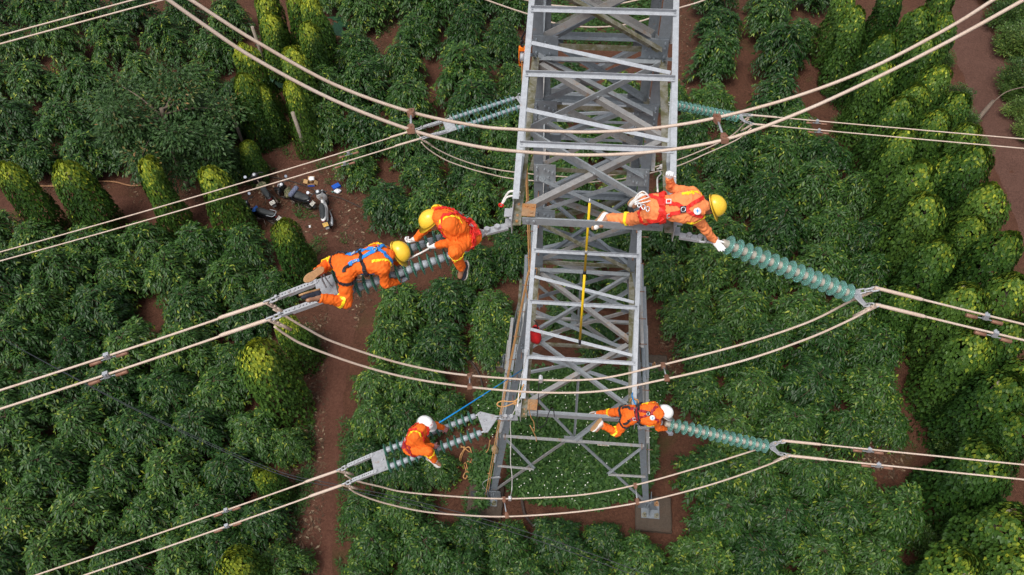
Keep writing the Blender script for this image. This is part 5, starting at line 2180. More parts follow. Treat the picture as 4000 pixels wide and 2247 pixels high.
# the tall tree with reddish young leaves
def big_tree():
    g = np.random.default_rng(99)
    base = at_z(735, 720, 0)
    t = thing('tall_tree', 'tall dark green tree with reddish tips and bare leaning trunk, left of the motorbikes', 'tree', base)
    top = at_z(600, 340, 5.0) - base
    m = MB()
    k0 = Vector((top.x * .18, top.y * .18, 1.7))
    k1 = Vector((top.x * .5, top.y * .5, 3.0))
    m.tube(catmull([(0, 0, -.1), tuple(k0), tuple(k1), tuple(top * .8)], 5), [.13 - .004 * i for i in range(16)], 8)
    tips = []
    for i in range(26):
        st = k0.lerp(k1, g.uniform(.1, 1)) if i % 2 else k1.lerp(top * .8, g.uniform(0, 1))
        a = g.uniform(0, 2 * pi)
        e = Vector((top.x, top.y, 3.5)) + Vector((cos(a) * g.uniform(.8, 2.5), sin(a) * g.uniform(.7, 2.1), g.uniform(-1.5, 1.5)))
        m.tube(catmull([tuple(st), tuple(st.lerp(e, .5) + Vector((0, 0, .2))), tuple(e)], 4), [.045 - .004 * j for j in range(9)], 6, caps=False)
        tips += [e, st.lerp(e, .72)]
    tr = m.build('trunk', MAT['bark'], t, local=True)
    n = 24000
    tp = np.array([list(q) for q in tips])
    wi = g.integers(0, len(tp), n)
    off = unit(g.normal(0, 1, (n, 3))) * (g.uniform(0, 1, (n, 1)) ** .6) * np.array([.85, .85, .55])
    P = tp[wi] + off
    D = off + g.normal(0, .25, (n, 3)) + np.array([0, 0, -.1])
    Nr = np.array([0, 0, 1.0]) + g.normal(0, .45, (n, 3))
    red = (g.uniform(0, 1, len(tp)) > .80)[wi]
    Tn = .28 + g.normal(0, .15, n) + red * g.uniform(0, .5, n) * (off[:, 2] > .05)
    Ln = g.uniform(.11, .19, n)
    c = leaves_mesh('crown', P, D, Nr, Ln, Ln * .42, Tn, MAT['treeleaf'], .2, .4)
    c.parent = t


big_tree()


# broad-leaved taro plants
def taro(px, lab, sz=1.0):
    q = at_z(*px, 0)
    t = thing('taro_plant', lab, 'plant', q, 0, 'taro plants by the vine columns')
    g = random.Random(px[0])
    for k in range(6):
        a = k * 1.05 + g.uniform(0, .5)
        L = g.uniform(.5, .9) * sz
        c = Vector((cos(a) * L * .7, sin(a) * L * .7, .55 * sz + g.uniform(-.1, .2)))
        d = Vector((cos(a), sin(a), -.45)).normalized()
        s = Vector((-sin(a), cos(a), 0))
        sh = [(-.28, 0.05), (-.42, .17), (-.2, .27), (.1, .26), (.35, .15), (.55, 0), (.35, -.15), (.1, -.26), (-.2, -.27), (-.42, -.17), (-.28, -.05)]
        m = MB()
        n = d.cross(s)
        if n.z < 0:
            n = -n
        V = [c + d * x * .75 * sz + s * y * .95 * sz - n * (.10 * abs(y) * sz) for x, y in sh]
        ctr = [c + d * x * .75 * sz for x in (-.2, .1, .4)]
        m.add(V + ctr, [(0, 11, 2, 1), (11, 12, 3, 2), (12, 13, 4, 3), (13, 5, 4), (13, 6, 5), (12, 7, 6, 13), (11, 8, 7, 12), (10, 9, 8, 11), (0, 10, 11)], True)
        o = m.build('leaf', MAT['taro'], t)
        at = o.data.attributes.new('tint', 'FLOAT', 'POINT')
        at.data.foreach_set('value', [g.uniform(.2, .8)] * len(o.data.vertices))
        m = MB()
        m.tube(catmull([q + Vector((0, 0, 0)), q + Vector((cos(a) * L * .25, sin(a) * L * .25, .4 * sz)), q + Vector((c.x, c.y, c.z)) if False else c + Vector((0, 0, 0))], 4), .012, 5)
        # leaf built in plant space, so both parts are moved to the plant
        for ob in (o,):
            ob.data.transform(Matrix.Translation(q))
        m.v = [tuple(Vector(p) + (q if i >= 0 and False else Vector((0, 0, 0)))) for i, p in enumerate(m.v)]
        st = MB()
        st.tube(catmull([q, q + Vector((cos(a) * L * .25, sin(a) * L * .25, .4 * sz)), q + c], 4), .012, 5)
        st.build('stalk', MAT['taro'], t)


taro((1290, 150), 'dark broad-leaved taro plant right of the upper vine columns', 1.2)
taro((1060, 255), 'dark broad-leaved taro plant behind the wooden post between vines', 1.3)
taro((1085, 340), 'small dark broad-leaved taro plant below the wooden post', 1.0)


# ground cover with white flowers under the tower, weeds and dry leaves
def scatter(polys, n, seed):
    """points on the ground inside polygons given as seen in the photograph"""
    g = np.random.default_rng(seed)
    out = []
    areas = []
    for poly in polys:
        xs = [p[0] for p in poly]
        ys = [p[1] for p in poly]
        areas.append((max(xs) - min(xs)) * (max(ys) - min(ys)))
    tot = sum(areas)
    for poly, ar in zip(polys, areas):
        xs = [p[0] for p in poly]
        ys = [p[1] for p in poly]
        m_ = int(n * ar / tot)
        for _ in range(m_):
            x, y = g.uniform(min(xs), max(xs)), g.uniform(min(ys), max(ys))
            ins = False
            j = len(poly) - 1
            for i in range(len(poly)):
                if (poly[i][1] > y) != (poly[j][1] > y) and x < (poly[j][0] - poly[i][0]) * (y - poly[i][1]) / (poly[j][1] - poly[i][1]) + poly[i][0]:
                    ins = not ins
                j = i
            if ins:
                q = at_z(x, y, 0)
                out.append((q.x, q.y, gh(q.x, q.y)))
    return np.array(out)


POLY_TOWER = [[(2010, 1450), (2500, 1450), (2620, 1480), (2560, 1640), (2560, 1820), (2520, 1930), (2330, 1990), (2080, 1960), (1990, 1930), (1985, 1700)],
              [(1880, 1490), (2010, 1470), (1985, 1700), (1930, 1760), (1830, 1720)], [(1840, 1780), (1940, 1760), (1900, 1990), (1840, 1990)],
              [(2120, -60), (2560, -60), (2560, 120), (2120, 110)], [(2110, 120), (2560, 130), (2540, 190), (2120, 180)]]
HB_ = scatter(POLY_TOWER, 11000, 3)
g = np.random.default_rng(4)
keep = np.array([mnoise.noise(Vector((p[0] * .9, p[1] * .9, 1))) > -.42 + (0.5 if p[0] < -2.7 and p[1] < 2 else 0) for p in HB_])
HB_ = HB_[keep]
n0 = len(HB_)
rep = 5
P = np.repeat(HB_, rep, 0)
hgt = np.repeat(g.uniform(.05, .50, n0), rep)
n = len(P)
az = g.uniform(0, 2 * pi, n)
P = P + np.stack([np.cos(az) * .03, np.sin(az) * .03, hgt * g.uniform(.5, 1, n)], 1)
D = np.stack([np.cos(az), np.sin(az), g.normal(.15, .25, n)], 1)
Nr = np.stack([np.cos(az) * -.2, np.sin(az) * -.2, np.ones(n)], 1) + g.normal(0, .3, (n, 3))
Ln = g.uniform(.08, .19, n)
Tn = .30 + g.normal(0, .24, n)
tag(leaves_mesh('ground_cover', P, D, Nr, Ln, Ln * .42, Tn, MAT['herb'], .2, .3), 'low green weeds under the tower', 'weeds', kind='stuff')
m = MB()
g = random.Random(8)
fl = scatter(POLY_TOWER[:2], 260, 12)
for p in fl:
    c = Vector((p[0], p[1], p[2] + g.uniform(.40, .56)))
    u = Vector((g.uniform(-.4, .4), g.uniform(-.4, .4), 1)).normalized()
    a, b = u.orthogonal().normalized(), None
    b = u.cross(a)
    r = g.uniform(.014, .027)
    m.add([c + (a * cos(k * pi / 4) + b * sin(k * pi / 4)) * (r if k % 2 else r * .55) + u * .004 for k in range(8)] + [c - u * .004], [(i, (i + 1) % 8, 8) for i in range(8)])
tag(m.build('white_flowers', MAT['petal']), 'small white flowers scattered over the weeds under the tower', 'flowers', kind='stuff')

POLY_WEED = [[(1150, 620), (1330, 640), (1300, 720), (1180, 720)], [(1060, 780), (1260, 800), (1240, 860), (1080, 850)], [(1180, 880), (1330, 860), (1360, 960), (1230, 1000)], [(930, 640), (1080, 640), (1060, 700), (940, 700)],
             [(1330, 1640), (1420, 1640), (1400, 2247), (1320, 2247)], [(1130, 1500), (1230, 1480), (1210, 2247), (1150, 2247)], [(1290, 60), (1560, 60), (1500, 190), (1320, 200)], [(1640, 560), (1760, 560), (1760, 640), (1650, 640)],
             [(3560, 800), (3720, 800), (3700, 2247), (3560, 2247)], [(3240, 60), (3420, 60), (3450, 800), (3300, 800)], [(1040, 420), (1140, 420), (1130, 620), (1050, 620)], [(1740, 1900), (1850, 1880), (1830, 2020), (1720, 2020)]]
W_ = scatter(POLY_WEED, 6500, 21)
g = np.random.default_rng(5)
W_ = W_[np.array([mnoise.noise(Vector((p[0] * 1.1, p[1] * 1.1, 5))) > .02 for p in W_])]
n0 = len(W_)
P = np.repeat(W_, 7, 0)
n = len(P)
az = g.uniform(0, 2 * pi, n)
P = P + np.stack([np.cos(az) * .04 * g.uniform(0, 2, n), np.sin(az) * .04 * g.uniform(0, 2, n), g.uniform(.0, .14, n)], 1)
D = np.stack([np.cos(az), np.sin(az), g.uniform(.1, .9, n)], 1)
Nr = np.stack([-np.cos(az), -np.sin(az), np.ones(n)], 1) + g.normal(0, .2, (n, 3))
Ln = g.uniform(.05, .15, n)
tag(leaves_mesh('grass_tufts', P, D, Nr, Ln, Ln * .22, .35 + g.normal(0, .2, n), MAT['herb'], .1, .35), 'thin grass and weed tufts on the bare soil', 'weeds', kind='stuff')

POLY_LIT = [[(1080, 1250), (1290, 1230), (1250, 2247), (1120, 2247)], [(1330, 900), (1480, 960), (1480, 1100), (1380, 1300)], [(960, 640), (1420, 680), (1420, 960), (960, 860)], [(500, 690), (900, 700), (880, 800), (520, 790)],
            [(2560, 1150), (2720, 1150), (2700, 1500), (2580, 1460)], [(1290, 60), (1560, 60), (1500, 190), (1320, 200)], [(1020, 400), (1130, 420), (1120, 620), (1060, 620)], [(2620, 0), (2700, 0), (2700, 440), (2640, 440)], [(3250, 1560), (3560, 1780), (3500, 1880), (3250, 1760)], [(1830, 1380), (1990, 1380), (1960, 1500), (1840, 1480)], [(60, 680), (420, 700), (420, 760), (60, 760)]]
LT = scatter(POLY_LIT, 9000, 31)
n = len(LT)
g = np.random.default_rng(6)
az = g.uniform(0, 2 * pi, n)
P = LT + np.array([0, 0, .02])
D = np.stack([np.cos(az), np.sin(az), g.normal(0, .12, n)], 1)
Nr = np.array([0, 0, 1.0]) + g.normal(0, .25, (n, 3))
Ln = g.uniform(.06, .19, n)
tag(leaves_mesh('leaf_litter', P, D, Nr, Ln, Ln * .42, g.beta(1.1, 2.6, n), MAT['litter'], .3, 0), 'dry fallen leaves on the red soil', 'litter', kind='stuff')

q, e = at_z(3880, 395, .55), at_z(3772, 525, .1)
m = MB()
m.tube(catmull([q, q.lerp(e, .4) + Z_ * .05, e], 5), [.07, .075, .08, .085, .09, .09, .09, .09, .09, .09, .09], 8)
m.tube(catmull([q.lerp(e, .2), q.lerp(e, .1) + Vector((.5, .3, .4)), q + Vector((1.4, .5, .45))], 4), .022, 6)
tag(m.build('fallen_branch', MAT['bark']), 'bare grey branch leaning beside the dirt road, right of the vine columns', 'branch')
# ------------------------------------------------------------------ motorbikes, boxes, posts, ropes and tools
MAT['tyre'] = plain('tyre_rubber', (0.022, 0.020, 0.019), 0.85, var=0.3, scale=30)
MAT['black_paint'] = plain('black_paint', (0.012, 0.013, 0.016), 0.18, var=0.15)
MAT['black_plastic'] = plain('black_plastic', (0.025, 0.026, 0.029), 0.55, var=0.2)
MAT['grey_paint'] = plain('grey_paint', (0.11, 0.12, 0.135), 0.4)
MAT['white_paint'] = plain('white_paint', (0.78, 0.78, 0.77), 0.25, var=0.05)
MAT['teal_paint'] = plain('teal_paint', (0.02, 0.30, 0.26), 0.3)
MAT['blue_cloth'] = plain('blue_cloth', (0.03, 0.12, 0.42), 0.8, var=0.3)
MAT['slate_cloth'] = plain('slate_blue_cloth', (0.115, 0.13, 0.20), 0.85, var=0.3)
MAT['seat'] = plain('seat_vinyl', (0.03, 0.034, 0.036), 0.6, var=0.2, scale=40)
MAT['mirror'] = plain('mirror_glass', (0.85, 0.87, 0.9), 0.06, 1.0, var=0.02)
MAT['plate_white'] = plain('white_number_plate', (0.80, 0.76, 0.68), 0.5, var=0.05)
MAT['plate_yellow'] = plain('yellow_number_plate', (0.80, 0.50, 0.12), 0.5, var=0.05)
MAT['ink'] = plain('black_lettering', (0.01, 0.01, 0.01), 0.6)
MAT['mud_steel'] = steel('muddy_steel', (0.16, 0.13, 0.11), 0.4, (0.14, 0.08, 0.05))
MAT['red_light'] = plain('red_lamp_lens', (0.4, 0.01, 0.012), 0.15)
MAT['lens'] = plain('clear_lamp_lens', (0.6, 0.62, 0.66), 0.1)
MAT['card'] = plain('brown_cardboard', (0.52, 0.32, 0.14), 0.85, var=0.12, scale=12)
MAT['carton_blue'] = plain('printed_blue_carton', (0.015, 0.10, 0.50), 0.5, var=0.2)
MAT['film'] = plain('white_plastic_film', (0.72, 0.73, 0.76), 0.25, var=0.15, scale=20)
MAT['rope'] = plain('tan_rope', (0.55, 0.29, 0.11), 0.85, var=0.2, scale=90, bumps=0.3)
MAT['rope_blue'] = plain('blue_rope', (0.01, 0.30, 0.75), 0.5, var=0.1)
MAT['hotstick'] = plain('yellow_fibreglass', (0.88, 0.58, 0.015), 0.35, var=0.04)
MAT['orange_paint'] = plain('orange_paint', (0.88, 0.21, 0.012), 0.4, var=0.08)
MAT['red_bag'] = plain('red_bag_fabric', (0.62, 0.012, 0.016), 0.75, var=0.2, scale=18)
MAT['hose'] = plain('brown_hose', (0.26, 0.13, 0.06), 0.7, var=0.25)
MAT['hose_dark'] = plain('dark_hose', (0.045, 0.032, 0.026), 0.8, var=0.3)
MAT['sack'] = plain('jute_sack', (0.33, 0.25, 0.15), 0.95, var=0.3, scale=40, bumps=0.4)

cm, ct, cb = new_mat('camouflage_cloth')
_cf = noise_fac(ct, 9, 2, .5)
ct.links.new(ramp(ct, _cf, [(0.40, (0.045, 0.05, 0.022)), (0.46, (0.10, 0.105, 0.05)), (0.54, (0.20, 0.17, 0.10)), (0.6, (0.035, 0.03, 0.02))]), cb.inputs['Base Color'])
cb.inputs['Roughness'].default_value = 0.9
for e in ct.nodes:
    if e.type == 'VALTORGB':
        e.color_ramp.interpolation = 'CONSTANT'
MAT['camo'] = cm


def lettering(parent, text, o, ux, uy, size, mat, extrude=0.001):
    cu = bpy.data.curves.new('lettering', 'FONT')
    cu.body = text
    cu.size = size
    cu.align_x, cu.align_y = 'CENTER', 'CENTER'
    cu.space_line = 0.85
    to = bpy.data.objects.new('lettering', cu)
    COL.objects.link(to)
    me = bpy.data.meshes.new_from_object(to.evaluated_get(bpy.context.evaluated_depsgraph_get()))
    bpy.data.objects.remove(to)
    ux, uy = Vector(ux).normalized(), Vector(uy).normalized()
    for v in me.vertices:
        v.co = Vector(o) + ux * v.co.x + uy * v.co.y
    me.materials.append(mat)
    lo = bpy.data.objects.new('lettering', me)
    COL.objects.link(lo)
    lo.parent = parent
    return lo


def ell_fn(parts, k=.04):
    """smooth union of ellipsoids (centre, radii, pitch angle) and cones"""
    def fn(P):
        v = None
        for p in parts:
            if len(p) == 3:
                c, r, a = p
                Bm = np.array([[cos(a), 0, sin(a)], [0, 1, 0], [-sin(a), 0, cos(a)]])
                d = sd_ell(P, c, Bm, r)
            else:
                d = sd_cone(P, *p)
            v = d if v is None else smin(v, d, k)
        return v
    return fn


def lnet(name, parts, lo, hi, vx, mat, parent, k=.04, cut=None):
    fn = ell_fn(parts, k)
    f2 = fn if cut is None else (lambda P: np.maximum(fn(P), cut(P)))
    v, f = surf_nets(f2, lo, hi, vx)
    m = MB()
    m.v = [tuple(x) for x in v]
    m.f = [tuple(int(i) for i in q) for q in f]
    m.s = [True] * len(m.f)
    m.m = [0] * len(m.f)
    return m.build(name, mat, parent, local=True)


def motorbike(rear, front, label, st):
    a, b = at_z(*rear, .57), at_z(*front, .98)      # number plate and dashboard as seen in the photograph
    az = math.atan2(b.y - a.y, b.x - a.x)
    c = (a - Vector((cos(az), sin(az), 0)) * -.415 + b - Vector((cos(az), sin(az), 0)) * .90) / 2
    a = Vector((c.x, c.y, 0))
    t = thing('motorbike', label, 'motorbike', (a.x, a.y, gh(a.x, a.y) + .01), az, 'motorbikes parked on the dirt path')
    t.rotation_euler = (st.get('lean', -.14), 0, az)
    WBs, WR = 1.24, .285
    for x in (0.0, WBs):
        m = MB()
        prof = [(WR - .075, -.035), (WR - .02, -.045), (WR, -.02), (WR, .02), (WR - .02, .045), (WR - .075, .035), (WR - .075, -.035)]
        m.lathe(prof, (x, 0, WR), (0, 1, 0), 28)
        w_ = m.build('wheel', MAT['tyre'], t, local=True)
        m = MB()
        m.lathe([(WR - .07, -.03), (WR - .085, 0), (WR - .07, .03)], (x, 0, WR), (0, 1, 0), 28)
        m.lathe([(.001, -.05), (.055, -.05), (.055, .05), (.001, .05)], (x, 0, WR), (0, 1, 0), 12)
        for k in range(6):
            an = k * pi / 3
            m.tube([(x, 0, WR), (x + cos(an) * (WR - .08), 0, WR + sin(an) * (WR - .08))], .012, 5)
        m.build('rim', MAT['mud_steel'], w_, local=True)
    # front end
    m = MB()
    for s in (-1, 1):
        m.tube([(WBs, s * .07, WR), (WBs - .18, s * .07, .78)], .018, 6)
    m.build('fork', MAT['mud_steel'], t, local=True)
    paint, trim = MAT[st['paint']], MAT[st.get('trim', st['paint'])]
    lnet('front_fender', [((WBs - .01, 0, WR + .02), (.34, .075, .33), 0)], (WBs - .45, -.12, .3), (WBs + .4, .12, .75), .018, trim, t,
         cut=lambda P: np.maximum(-(np.sqrt((P[:, 0] - WBs) ** 2 + (P[:, 2] - WR) ** 2) - .30), -(P[:, 2] - .36)))
    wide = .19 if st.get('scooter') else .15
    lnet('front_shield', [((WBs - .25, 0, .62), (.10, wide + .03, .34), .32), ((WBs - .30, 0, .90), (.13, .13, .12), .2)], (WBs - .6, -.32, .2), (WBs + .05, .32, 1.08), .02, paint, t,
         cut=lambda P: -((P[:, 0] - (WBs - .32)) + (P[:, 2] - .6) * .33))
    bw = .17 if st.get('scooter') else .12
    lnet('body', [((.16, 0, .62), (.46, bw, .16), -.12), ((-.18, 0, .70), (.22, bw * .85, .09), -.25), ((.5, 0, .42), (.36, bw * .9, .10), .05), ((.78, 0, .50), (.12, .07, .22), .35), ((.12, .0, .42), (.26, bw * .7, .12), 0)],
         (-.5, -.26, .22), (1.05, .26, .92), .02, paint, t, .06)
    seat = lnet('seat', [((.22, 0, .775), (.30, bw * .95, .075), .06), ((-.08, 0, .80), (.26, bw * .86, .065), -.12)], (-.45, -.25, .66), (.66, .25, .95), .018, MAT['seat'], t, .06)
    # engine, frame tube, footboard, stand
    m = MB()
    m.obox(Vector((.52, 0, .32)), X_, Y_, Z_, .17, .09, .08)
    m.tube([(.52, .1, .3), (.52, .16, .3)], .08, 10)
    m.tube([(.9, 0, .75), (.72, 0, .42), (.4, 0, .35), (.0, 0, .28)], .03, 8)
    m.tube([(.55, -.24, .24), (.55, .24, .24)], .014, 6)
    m.tube([(.3, .1, .3), (.22, .26, .02)], .012, 6)
    m.build('engine', MAT['mud_steel'], t, local=True)
    m = MB()
    m.tube([(.45, -.13, .28), (.2, -.16, .24), (.05, -.17, .28), (-.32, -.17, .36)], [.018, .022, .048, .045], 10)
    m.build('exhaust', MAT['mud_steel'] if st['paint'] != 'white_paint' else MAT['steel_light'], t, local=True)
    m = MB()
    m.obox(Vector((-.30, 0, .50)), Vector((cos(-.9), 0, sin(-.9))), Y_, Vector((-sin(-.9), 0, cos(-.9))), .004, .07, .22)
    m.obox(Vector((-.36, 0, .38)), Vector((.8, 0, .6)), Y_, Vector((-.6, 0, .8)), .005, .06, .14)
    m.build('rear_fender', MAT['black_plastic'] if st['paint'] != 'white_paint' else MAT['grey_paint'], t, local=True)
    nx, nz = -.80, .60
    pc = Vector((-.415, 0, .57))
    u = Vector((-.60, 0, -.80))
    m = MB()
    m.obox(pc, u, Y_, Vector((nx, 0, nz)), .072, .098, .003)
    p = m.build('number_plate', MAT[st['plate']], t, local=True)
    lettering(p, st['text'], pc + Vector((nx, 0, nz)) * .0045, (0, -1, 0), -u, .066, MAT['ink'])
    m = MB()
    m.ico((-.345, 0, .72), .06, 2, sc_=(.8, 1.2, .6))
    m.build('tail_light', MAT['red_light'], t, local=True)
    # handlebar
    hx, hz = WBs - .36, .98
    m = MB()
    m.tube(catmull([(hx - .10, -.34, hz + .01), (hx - .02, -.2, hz + .04), (hx + .02, 0, hz), (hx - .02, .2, hz + .04), (hx - .10, .34, hz + .01)], 5), .014, 8)
    for s in (-1, 1):
        m.tube([(hx - .10, s * .34, hz + .01), (hx - .05, s * .25, hz + .03)], .022, 8)
        m.tube([(hx + .0, s * .30, hz + .02), (hx + .01, s * .2, hz + .05)], .008, 5)
    hb = m.build('handlebar', MAT['black_plastic'], t, local=True)
    lnet('dashboard', [((hx + .03, 0, hz + .01), (.10, .14, .065), .3)], (hx - .15, -.2, hz - .12), (hx + .2, .2, hz + .14), .016, MAT['black_plastic'] if not st.get('scooter') else MAT['black_paint'], t)
    m = MB()
    m.lathe([(.001, .004), (.055, .003), (.06, -.004), (.06, -.03)], (hx - .0, 0, hz + .085), (-.45, 0, .9), 16)
    m.build('gauge', MAT['lens'], t, local=True)
    m = MB()
    m.ico((hx + .16, 0, hz - .06), .07, 2, sc_=(.7, 1.2, .9))
    m.build('headlight', MAT['lens'], t, local=True)
    for s in st.get('mirrors', (-1, 1)):
        m = MB()
        c = Vector((hx - .02, s * .33, hz + .20))
        m.tube([(hx - .02, s * .22, hz + .04), (hx + .02, s * .28, hz + .14), tuple(c)], .007, 5)
        m.lathe([(.001, -.02), (.045, -.018), (.062, 0), (.062, .004)], c, Vector((-.75, 0, .65)), 14)
        mm = m.build('mirror', MAT['black_plastic'] if st['paint'] != 'white_paint' else MAT['white_paint'], t, local=True)
        m = MB()
        m.lathe([(.001, .0055), (.056, .005)], c, Vector((-.75, 0, .65)), 14)
        m.build('mirror_glass', MAT['mirror'], mm, local=True)
    if st.get('rail'):
        m = MB()
        m.tube(catmull([(-.02, .14, .80), (-.3, .13, .84), (-.36, 0, .85), (-.3, -.13, .84), (-.02, -.14, .80)], 4), .012, 6)
        m.build('grab_rail', MAT['steel_light'], t, local=True)
    if st.get('rack'):
        m = MB()
        for s in (-1, 1):
            m.tube([(.62, s * .06, .60), (.86, s * .06, .66)], .008, 5)
        for k in range(4):
            m.tube([(.64 + k * .07, -.06, .61 + k * .018), (.64 + k * .07, .06, .61 + k * .018)], .006, 5)
        m.build('luggage_rack', MAT['steel_light'], t, local=True)
    return t


B1 = motorbike((1063, 776), (1014, 690), 'muddy black motorbike with teal front panel and camouflage cloth over its seat', dict(paint='black_plastic', trim='teal_paint', plate='plate_white', text='81-B2\n186.24', mirrors=(1,)))
B2 = motorbike((1076, 841), (983, 786), 'black motorbike with chrome grab rail and blue cloth, closest to the bright vine column', dict(paint='black_paint', plate='plate_white', text='47-P2\n28.11', rail=True, rack=True))
B3 = motorbike((1212, 782), (1120, 718), 'black scooter with a rolled slate cloth on its seat, middle of the parked motorbikes', dict(paint='black_paint', plate='plate_white', text='47-C1\n344.31', scooter=True, mirrors=(-1,)))
B4 = motorbike((1280, 852), (1264, 764), 'white motorbike with black seat and yellow number plate, nearest the workers', dict(paint='white_paint', plate='plate_yellow', text='47-M1\n211.05', rack=True, lean=-.20, mirrors=(1,)))


def cover(bike, label, name, parts, lo, hi, mat, cat):
    """a cloth which lies on a bike is a thing of its own, placed in the bike's frame"""
    fn = ell_fn(parts, .05)
    v, f = surf_nets(lambda P: fn(P) - .010 * np.sin(P[:, 0] * 47) * np.sin(P[:, 1] * 53 + P[:, 2] * 31), lo, hi, .018)
    m = MB()
    m.v = [tuple(x) for x in v]
    m.f = [tuple(int(i) for i in q) for q in f]
    m.s = [True] * len(m.f)
    m.m = [0] * len(m.f)
    o = m.build(name, mat)
    o.location = bike.location
    o.rotation_euler = bike.rotation_euler
    tag(o, label, cat)


cover(B1, 'camouflage cloth draped over the muddy motorbike seat', 'cloth', [((.42, 0, .80), (.17, .22, .08), 0), ((.55, .0, .70), (.13, .2, .12), .2)], (.15, -.3, .5), (.8, .3, .98), MAT['camo'], 'cloth')
cover(B2, 'blue cloth tucked in front of the black motorbike seat', 'cloth', [((.58, 0, .74), (.08, .15, .07), .2)], (.4, -.22, .6), (.75, .22, .88), MAT['blue_cloth'], 'cloth')
cover(B3, 'rolled slate blue cloth across the scooter seat', 'cloth', [((.36, -.17, .90), (.36, .17, .90), .095, .095)], (.2, -.32, .74), (.52, .32, 1.06), MAT['slate_cloth'], 'cloth')
cover(B3, 'camouflage cloth stuffed on the scooter footboard', 'cloth', [((.68, .03, .62), (.15, .2, .13), 0), ((.78, -.05, .70), (.10, .15, .08), 0)], (.4, -.3, .4), (1.0, .32, .9), MAT['camo'], 'cloth')


# boxes beside the bikes
def open_box(px, rz, s, mat, label, name, flaps=True):
    q = at_z(*px, 0)
    t = thing(name, label, 'box', (q.x, q.y, gh(q.x, q.y)), rz)
    x, y, z = s
    m = MB()
    th = .006
    m.box((0, 0, th / 2), (x, y, th))
    for sx in (-1, 1):
        m.box((sx * (x / 2 - th / 2), 0, z / 2 + th), (th, y - 2 * th, z))
    for sy in (-1, 1):
        m.box((0, sy * (y / 2 - th / 2), z / 2 + th), (x, th, z))
    m.build('box_wall', MAT[mat], t, local=True)
    if flaps:
        for ax_, s_, an in ((0, -1, .35), (1, 1, .7), (0, 1, -.9)):
            m = MB()
            d = Vector((s_, 0, 0)) if ax_ == 0 else Vector((0, s_, 0))
            o = d * ((x if ax_ == 0 else y) / 2) + Z_ * (z + th)
            e = d * cos(an) + Z_ * sin(an)
            w_ = Vector((0, 1, 0)) if ax_ == 0 else Vector((1, 0, 0))
            L, W2 = (x * .55, y / 2 - .01) if ax_ == 0 else (y * .55, x / 2 - .01)
            m.prism([o + w_ * W2, o + w_ * W2 + e * L, o - w_ * W2 + e * L, o - w_ * W2], e.cross(w_), .005)
            m.build('flap', MAT[mat], t, local=True)
    return t


bx = open_box((1218, 720), .12, (.28, .24, .16), 'card', 'open brown cardboard box with raised flaps beside the scooter', 'cardboard_box')
m = MB()
m.box((0, -.124, .055), (.26, .006, .085))
m.build('printed_panel', MAT['carton_blue'], bx, local=True)
bx2 = open_box((1314, 731), .75, (.30, .22, .10), 'carton_blue', 'blue printed carton lying beside the white motorbike', 'blue_carton', False)
m = MB()
m.box((0, 0, .106), (.30, .22, .006))
m.box((.02, .0, .1105), (.12, .018, .003))
m.build('lid', MAT['carton_blue'], bx2, local=True)


def film(px, r, label, seed, z=.05):
    q = at_z(*px, 0)
    m = MB()
    m.ico((0, 0, 0), r, 3, sc_=(1.2, 1, .55))
    for i, v in enumerate(m.v):
        k = 1 + .45 * mnoise.noise(Vector((v[0] * 16 + seed, v[1] * 16, v[2] * 16)))
        m.v[i] = (v[0] * k, v[1] * k, v[2] * k)
    o = m.build('plastic_bag', MAT['film'])
    o.location = (q.x, q.y, z)
    tag(o, label, 'bag')


film((1221, 712), .10, 'crumpled white plastic bag in the open cardboard box', 1, .20)
film((1319, 750), .11, 'crumpled clear plastic bag against the blue carton', 5, .06)
for px, rz, lab in (((1296, 754), .5, 'clear empty plastic bottle left of the crumpled bag by the carton'), ((1309, 757), .9, 'clear empty plastic bottle right beside the crumpled bag by the carton')):
    q = at_z(*px, 0)
    m = MB()
    d = Vector((cos(rz), sin(rz), 0))
    m.lathe([(.001, 0), (.03, 0), (.033, .02), (.031, .08), (.033, .14), (.012, .19), (.012, .21), (.001, .21)], (0, 0, 0), d, 12)
    o = m.build('plastic_bottle', MAT['glass'])
    o.location = (q.x, q.y, .045)
    tag(o, lab, 'bottle', 'plastic bottles by the carton')
q = at_z(1209, 883, 0)
m = MB()
m.obox((0, 0, .006), Vector((.9, .4, 0)).normalized(), Vector((-.4, .9, 0)).normalized(), Z_, .035, .06, .004)
o = m.build('paper_packet', MAT['film'])
o.location = (q.x, q.y, gh(q.x, q.y) + .012)
tag(o, 'small white packet lying alone on the dirt path', 'packet')


# bare posts for the vines
for top, base, r, lab in (((985, 105), (1045, 285), .075, 'tall grey bare post between the upper vine columns'), ((902, 437), (958, 585), .07, 'mossy wooden post leaning left of the vine cluster'),
                          ((1143, 440), (1203, 618), .08, 'pale bare post standing above the parked motorbikes')):
    q = at_z(*base, 0)
    hgt = 2.4
    for _ in range(30):
        hgt += (proj(q + Z_ * hgt)[1] - top[1]) / 100
    tp = at_plane(top[0], top[1], q, Vector((_f.x, _f.y, 0)).normalized())
    m = MB()
    pts = [q - Z_ * .15 + (tp - q) * 0, q + (tp - q) * .5 + Vector((.01, 0, 0)), tp]
    m.tube(pts, [r, r * .95, r * .9], 9)
    tag(m.build('vine_post', MAT['post']), lab, 'post', 'bare posts among the vines')


# hoses on the ground
def ground_tube(pxs, r, name, mat, label, cat, z=.03):
    m = MB()
    m.tube(catmull([(lambda q: Vector((q.x, q.y, gh(q.x, q.y) + r + (z if len(p) < 3 else p[2]))))(at_z(p[0], p[1], 0)) for p in pxs], 5), r, 7)
    return tag(m.build(name, MAT[mat]), label, cat)


